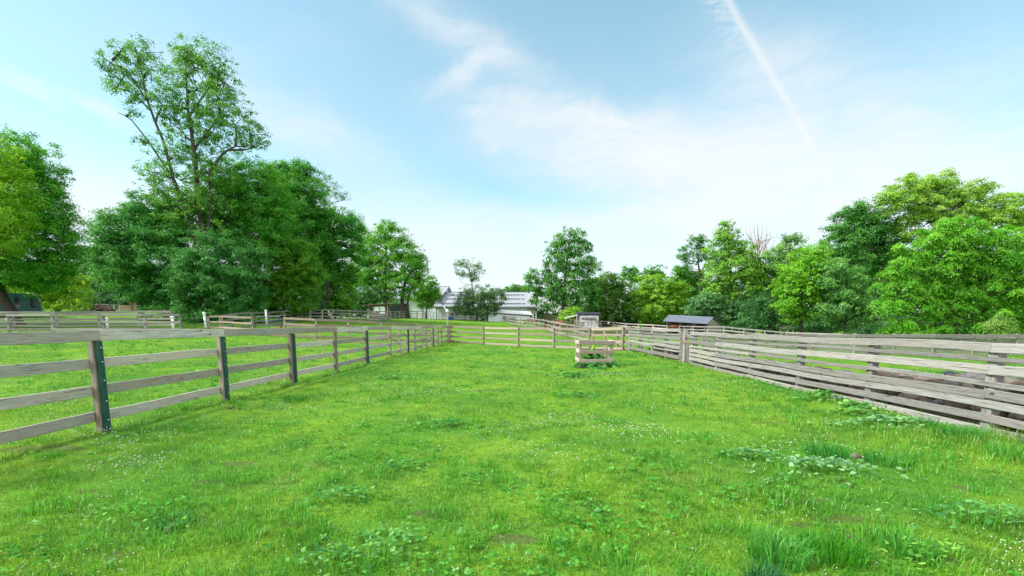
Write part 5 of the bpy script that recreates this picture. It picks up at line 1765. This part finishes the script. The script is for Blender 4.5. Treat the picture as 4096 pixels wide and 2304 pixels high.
for (u, Y, n, rx, ry, sz, c, lb, hm) in [
        (3270, 4.35, 230, .70, .34, .026, (.10, .20, .085), 'pale mallow patch of round leaves between the stone and the middle of the pasture', .10),
        (3000, 4.75, 120, .40, .22, .026, (.085, .19, .06), 'small pale mallow patch farthest from the right fence', .08),
        (3550, 6.35, 280, .75, .28, .036, (.10, .21, .08), 'pale mallow patch touching the grass edge below the board fence', .14),
        (3280, 8.6, 160, .55, .35, .040, (.07, .19, .04), 'green weed patch at the fence base near the third post', .18),
        (3420, 7.2, 110, .45, .22, .045, (.08, .20, .05), 'weeds growing up against the base board, right of centre', .22),
        (1560, 2.75, 160, .42, .26, .020, (.065, .18, .04), 'clover patch of pale leaves at the bottom centre left', .07),
        (1320, 2.6, 70, .22, .16, .018, (.07, .19, .05), 'little clover patch at the bottom edge, left of centre', .06),
        (1400, 3.6, 110, .35, .22, .020, (.05, .16, .035), 'clover patch in front of the worn ground, centre left', .07),
        (1600, 4.4, 90, .3, .2, .022, (.04, .15, .03), 'dark low weed patch in the middle of the lawn', .08),
        (3960, 3.1, 170, .5, .28, .020, (.075, .20, .05), 'broad leaved weeds near the bottom right corner', .16),
        (3700, 2.6, 90, .35, .2, .017, (.08, .2, .03), 'low bright weeds at the bottom right beside the drooping tuft', .10),
        (600, 3.3, 170, .6, .3, .015, (.04, .17, .02), 'leafy weeds in the lower left of the pasture', .09),
        (2280, 12.6, 120, .6, .4, .05, (.032, .13, .026), 'dark weeds spreading in the grass in front of the planting crate', .12),
        (1580, 12.0, 80, .5, .3, .04, (.04, .15, .03), 'dark weed clump in the middle distance, left of the crate', .10),
        (2300, 9.0, 80, .45, .25, .035, (.04, .15, .03), 'dark weed clump between the crate and the camera', .10),
        (1800, 6.4, 90, .5, .25, .03, (.04, .16, .03), 'leafy dark weed clump at the centre of the pasture', .08)]:
    disc_leaves(G(u, Y), n, rx, ry, sz, c, lb, hmax=hm)


def big_leaf_plant(p, n, h, size, color, label, name='burdock', spread=.5, cat='plant'):
    """rosette of large drooping leaves on stalks"""
    root = thing(name, label, cat, p)
    V, Fc, lv = [], [], []
    st = MB()
    for i in range(n):
        a = R.uniform(0, 6.28)
        q = (i + .5) / n
        hh3 = h * (.25 + .75 * q)
        rr = spread * (1.05 - .8 * q) * R.uniform(.6, 1.1)
        c = Vector((rr * math.cos(a), rr * math.sin(a), hh3))
        st.tube([(0, 0, 0), (c.x * .4, c.y * .4, c.z * .75), c], [.012, .009, .005], 4, False)
        ax = Vector((math.cos(a), math.sin(a), R.uniform(-.75, .1))).normalized()
        sd_ = Vector((-math.sin(a), math.cos(a), R.uniform(-.3, .3)))
        up3 = ax.cross(sd_) * -1
        s = size * R.uniform(.6, 1.2) * (1.1 - .5 * q)
        o = len(V)
        prof = [(-.1, .0), (.0, .30), (.25, .46), (.55, .40), (.85, .2), (1.05, 0)]
        for (l, w_) in prof:
            mid = c + ax * s * l - Vector((0, 0, .18 * s * l * l))
            V.append(tuple(mid + sd_ * w_ * s + up3 * .06 * s))
            V.append(tuple(mid))
            V.append(tuple(mid - sd_ * w_ * s + up3 * .06 * s))
        for k in range(len(prof) - 1):
            b = o + 3 * k
            Fc += [(b, b + 1, b + 4, b + 3), (b + 1, b + 2, b + 5, b + 4)]
        lv += [R.random()] * (3 * len(prof))
    fast_mesh('leaves', V, Fc, 'leaf', lv, root, (0, 0, 0), color)
    st.build('stem', 'leaf', root).color = (*color, 1)
    return root


pc = Vector((G(2385, 15.62).x, 16.15, 0))
pc.z = T(pc.x, pc.y)
big_leaf_plant(pc, 64, .60, .26, (.034, .135, .024), 'dark leafy burdock growing inside the planting crate', spread=.48)
big_leaf_plant(pc + Vector((.02, .12, 0)), 30, .84, .15, (.13, .26, .02), 'bright young leafy shoot standing in the planting crate above the burdock', 'leafy_shoot', .17)
for u, lb in [(2330, 'burdock leaves sprawling out at the left foot of the planting crate'), (2385, 'burdock leaves spilling under the front board of the planting crate'), (2440, 'burdock leaves at the right foot of the planting crate')]:
    q = G(u, 15.25)
    big_leaf_plant(q, 22, .22, .19, (.034, .135, .026), lb, spread=.42)
for u, Y, h, lb in [(2559, 26.0, 1.75, 'yellow green sapling shooting above the far end of the board fence'), (2598, 23.2, 1.15, 'climbing weed twined through the boards near the picket gate'),
                    (2838, 16.0, .55, 'bright weed poking out low through the boards right of the picket gate')]:
    k = (u - CU) / F
    x = k * (Y * math.cos(TH) + CAMH * math.sin(TH))
    big_leaf_plant(Vector((x, Y, T(x, Y))), 26, h, .17, (.12, .25, .02), lb, 'sapling', .22)
q = G(680, 3.0)
big_leaf_plant(q, 3, .08, .045, (.20, .27, .16), 'single pale upright leaf in the lower left grass', 'plantain', .03)
#@@END_PLANTS

#@@ANIMALS
# ------------------------------------------------------------------ horses and the person
def skin(name, joints, edges, mat, parent, sub=2, rootj=None):
    me = bpy.data.meshes.new(name)
    names = list(joints)
    me.from_pydata([joints[k][:3] for k in names], [(names.index(a), names.index(b)) for a, b in edges], [])
    o = bpy.data.objects.new(name, me)
    COL.objects.link(o)
    sm = o.modifiers.new('skin', 'SKIN')
    sm.use_smooth_shade = True
    for i, k in enumerate(names):
        r = joints[k][3:]
        me.skin_vertices[0].data[i].radius = (r[0], r[1] if len(r) > 1 else r[0])
        me.skin_vertices[0].data[i].use_root = (k == rootj) if rootj else (i == 0)
    ss_ = o.modifiers.new('sub', 'SUBSURF')
    ss_.levels = ss_.render_levels = sub
    dg = bpy.context.evaluated_depsgraph_get()
    m2 = bpy.data.meshes.new_from_object(o.evaluated_get(dg))
    o.modifiers.clear()
    o.data = m2
    m2.materials.clear()
    m2.materials.append(MAT[mat])
    o.parent = parent
    return o


def horse(label, p, rz, head='low', mat='horse', scale=1.0):
    root = thing('horse', label, 'horse', p, rz, 'chestnut horses in the yards')
    root.scale = (scale,) * 3
    hd = {'low': [(-.98, 0, 1.22, .16), (-1.22, 0, .98, .12), (-1.40, 0, .86, .105), (-1.52, 0, .66, .085), (-1.58, 0, .50, .062)],
          'up': [(-.95, 0, 1.50, .165), (-1.12, 0, 1.78, .12), (-1.20, 0, 1.90, .105), (-1.38, 0, 1.76, .088), (-1.55, 0, 1.62, .062)],
          'level': [(-1.0, 0, 1.36, .16), (-1.25, 0, 1.44, .12), (-1.38, 0, 1.47, .105), (-1.54, 0, 1.28, .085), (-1.64, 0, 1.12, .062)]}[head]
    J = {'mid': (0, 0, 1.12, .30, .33), 'chest': (-.52, 0, 1.16, .26, .32), 'breast': (-.74, 0, 1.20, .19, .24), 'croup': (.46, 0, 1.22, .27, .28), 'rump': (.74, 0, 1.12, .20, .22)}
    for i, h in enumerate(hd):
        J['n%d' % i] = h
    E_ = [('mid', 'chest'), ('chest', 'breast'), ('breast', 'n0'), ('n0', 'n1'), ('n1', 'n2'), ('n2', 'n3'), ('n3', 'n4'), ('mid', 'croup'), ('croup', 'rump')]
    ear = Vector(hd[2][:3])
    for s, nm in ((-1, 'l'), (1, 'r')):
        st = R.uniform(-.10, .10)
        J['f1' + nm] = (-.54, s * .17, .82, .10)
        J['f2' + nm] = (-.54 + st, s * .15, .46, .055)
        J['f3' + nm] = (-.54 + st, s * .15, .14, .042)
        J['f4' + nm] = (-.58 + st, s * .15, .03, .058)
        J['h1' + nm] = (.55, s * .17, .84, .15)
        J['h2' + nm] = (.76 + st, s * .16, .50, .062)
        J['h3' + nm] = (.70 + st, s * .15, .15, .045)
        J['h4' + nm] = (.66 + st, s * .15, .03, .06)
        J['e' + nm] = (ear.x + .03, s * .07, ear.z + .17, .025)
        E_ += [('chest', 'f1' + nm), ('f1' + nm, 'f2' + nm), ('f2' + nm, 'f3' + nm), ('f3' + nm, 'f4' + nm), ('croup', 'h1' + nm), ('h1' + nm, 'h2' + nm), ('h2' + nm, 'h3' + nm), ('h3' + nm, 'h4' + nm), ('n2', 'e' + nm)]
    skin('body', J, E_, mat, root)
    b0 = [Vector(h[:3]) for h in hd]
    mb = MB()
    pts = [Vector((-.62, 0, 1.46))] + [b0[0] + Vector((.06, 0, .15)), b0[1] + Vector((.05, 0, .11)), b0[2] + Vector((.02, 0, .12))]
    mb.tube([q + Vector((0, .03, 0)) for q in pts], [.05, .075, .07, .05], 7)
    mb.build('mane', 'horse_dark', root, smooth=True)
    MB().tube([(.90, 0, 1.22), (1.02, .02, 1.05), (1.04, .02, .75), (1.0, .0, .42)], [.05, .075, .07, .02], 7).build('tail', 'horse_dark', root, smooth=True)
    m3 = MB()
    f_ = b0[3]
    m3.tube([b0[2] + (b0[3] - b0[2]) * .35, b0[3], b0[4] + (b0[4] - b0[3]) * .25], [.112, .098, .072], 8)
    m3.build('face', 'horse_dark', root, smooth=True)
    return root


horse('chestnut horse with lowered head near the slanting fence, side on', G(2243, 60), math.radians(-8), 'low')
horse('chestnut horse facing the camera, nearest the barn yard fence', G(2188, 66), math.radians(62), 'level')
horse('distant brown horse low behind the slanting fence, left of the others', G(2132, 85), 0.0, 'low')
horse('chestnut horse with dark head grazing by the shelter, rump hidden by the pale fence', G(2700, 78), math.radians(4), 'low', scale=1.05)

p = G(2434, 91)
pe_ = thing('person', 'person in a white shirt and dark trousers walking past the grey fence', 'person', p, math.radians(200))
k_ = .93
J = {'pelvis': (0, 0, .93, .135, .10), 'waist': (0, 0, 1.08, .125, .095), 'chest': (0, .0, 1.30, .15, .105), 'neck': (0, 0, 1.47, .055), 'chin': (0, -.02, 1.54, .07), 'head': (0, -.01, 1.64, .095, .105), 'crown': (0, 0, 1.71, .06)}
E_ = [('pelvis', 'waist'), ('waist', 'chest'), ('chest', 'neck'), ('neck', 'chin'), ('chin', 'head'), ('head', 'crown')]
for s, nm in ((-1, 'l'), (1, 'r')):
    f = .16 * s
    J.update({'sh' + nm: (s * .19, 0, 1.40, .06), 'el' + nm: (s * .25, .05 * s, 1.12, .043), 'wr' + nm: (s * .24, -.08 * s, .90, .03), 'hd' + nm: (s * .235, -.11 * s, .82, .035, .022),
              'hip' + nm: (s * .09, 0, .88, .09), 'kn' + nm: (s * .10, -f * .8 - .03, .50, .06), 'an' + nm: (s * .10, -f, .10, .042), 'toe' + nm: (s * .11, -f - .16, .03, .035)})
    E_ += [('chest', 'sh' + nm), ('sh' + nm, 'el' + nm), ('el' + nm, 'wr' + nm), ('wr' + nm, 'hd' + nm), ('pelvis', 'hip' + nm), ('hip' + nm, 'kn' + nm), ('kn' + nm, 'an' + nm), ('an' + nm, 'toe' + nm)]
skin('body', J, E_, 'skin', pe_)
JS = {k: v for k, v in J.items() if k in ('waist', 'chest', 'shl', 'shr', 'ell', 'elr')}
JS = {k: (*v[:3], *[r + .018 for r in v[3:]]) for k, v in JS.items()}
JS['hem'] = (0, 0, .95, .155, .12)
JS['ell'], JS['elr'] = (-.225, -.02, 1.22, .062), (.225, .02, 1.22, .062)
skin('shirt', JS, [('hem', 'waist'), ('waist', 'chest'), ('chest', 'shl'), ('shl', 'ell'), ('chest', 'shr'), ('shr', 'elr')], 'shirt', pe_, rootj='chest')
JT = {'pelvis': (0, 0, .94, .15, .115)}
for nm in 'lr':
    for k in ('hip', 'kn', 'an'):
        v = J[k + nm]
        JT[k + nm] = (*v[:3], *[r + .02 for r in v[3:]])
skin('trousers', JT, [('pelvis', 'hipl'), ('hipl', 'knl'), ('knl', 'anl'), ('pelvis', 'hipr'), ('hipr', 'knr'), ('knr', 'anr')], 'trousers', pe_)
skin('hair', {'a': (0, .01, 1.68, .10, .11), 'b': (0, .05, 1.62, .085)}, [('a', 'b')], 'hair', pe_)
pe_.scale = (k_,) * 3
#@@END_ANIMALS
print('leaves', LEAVES)
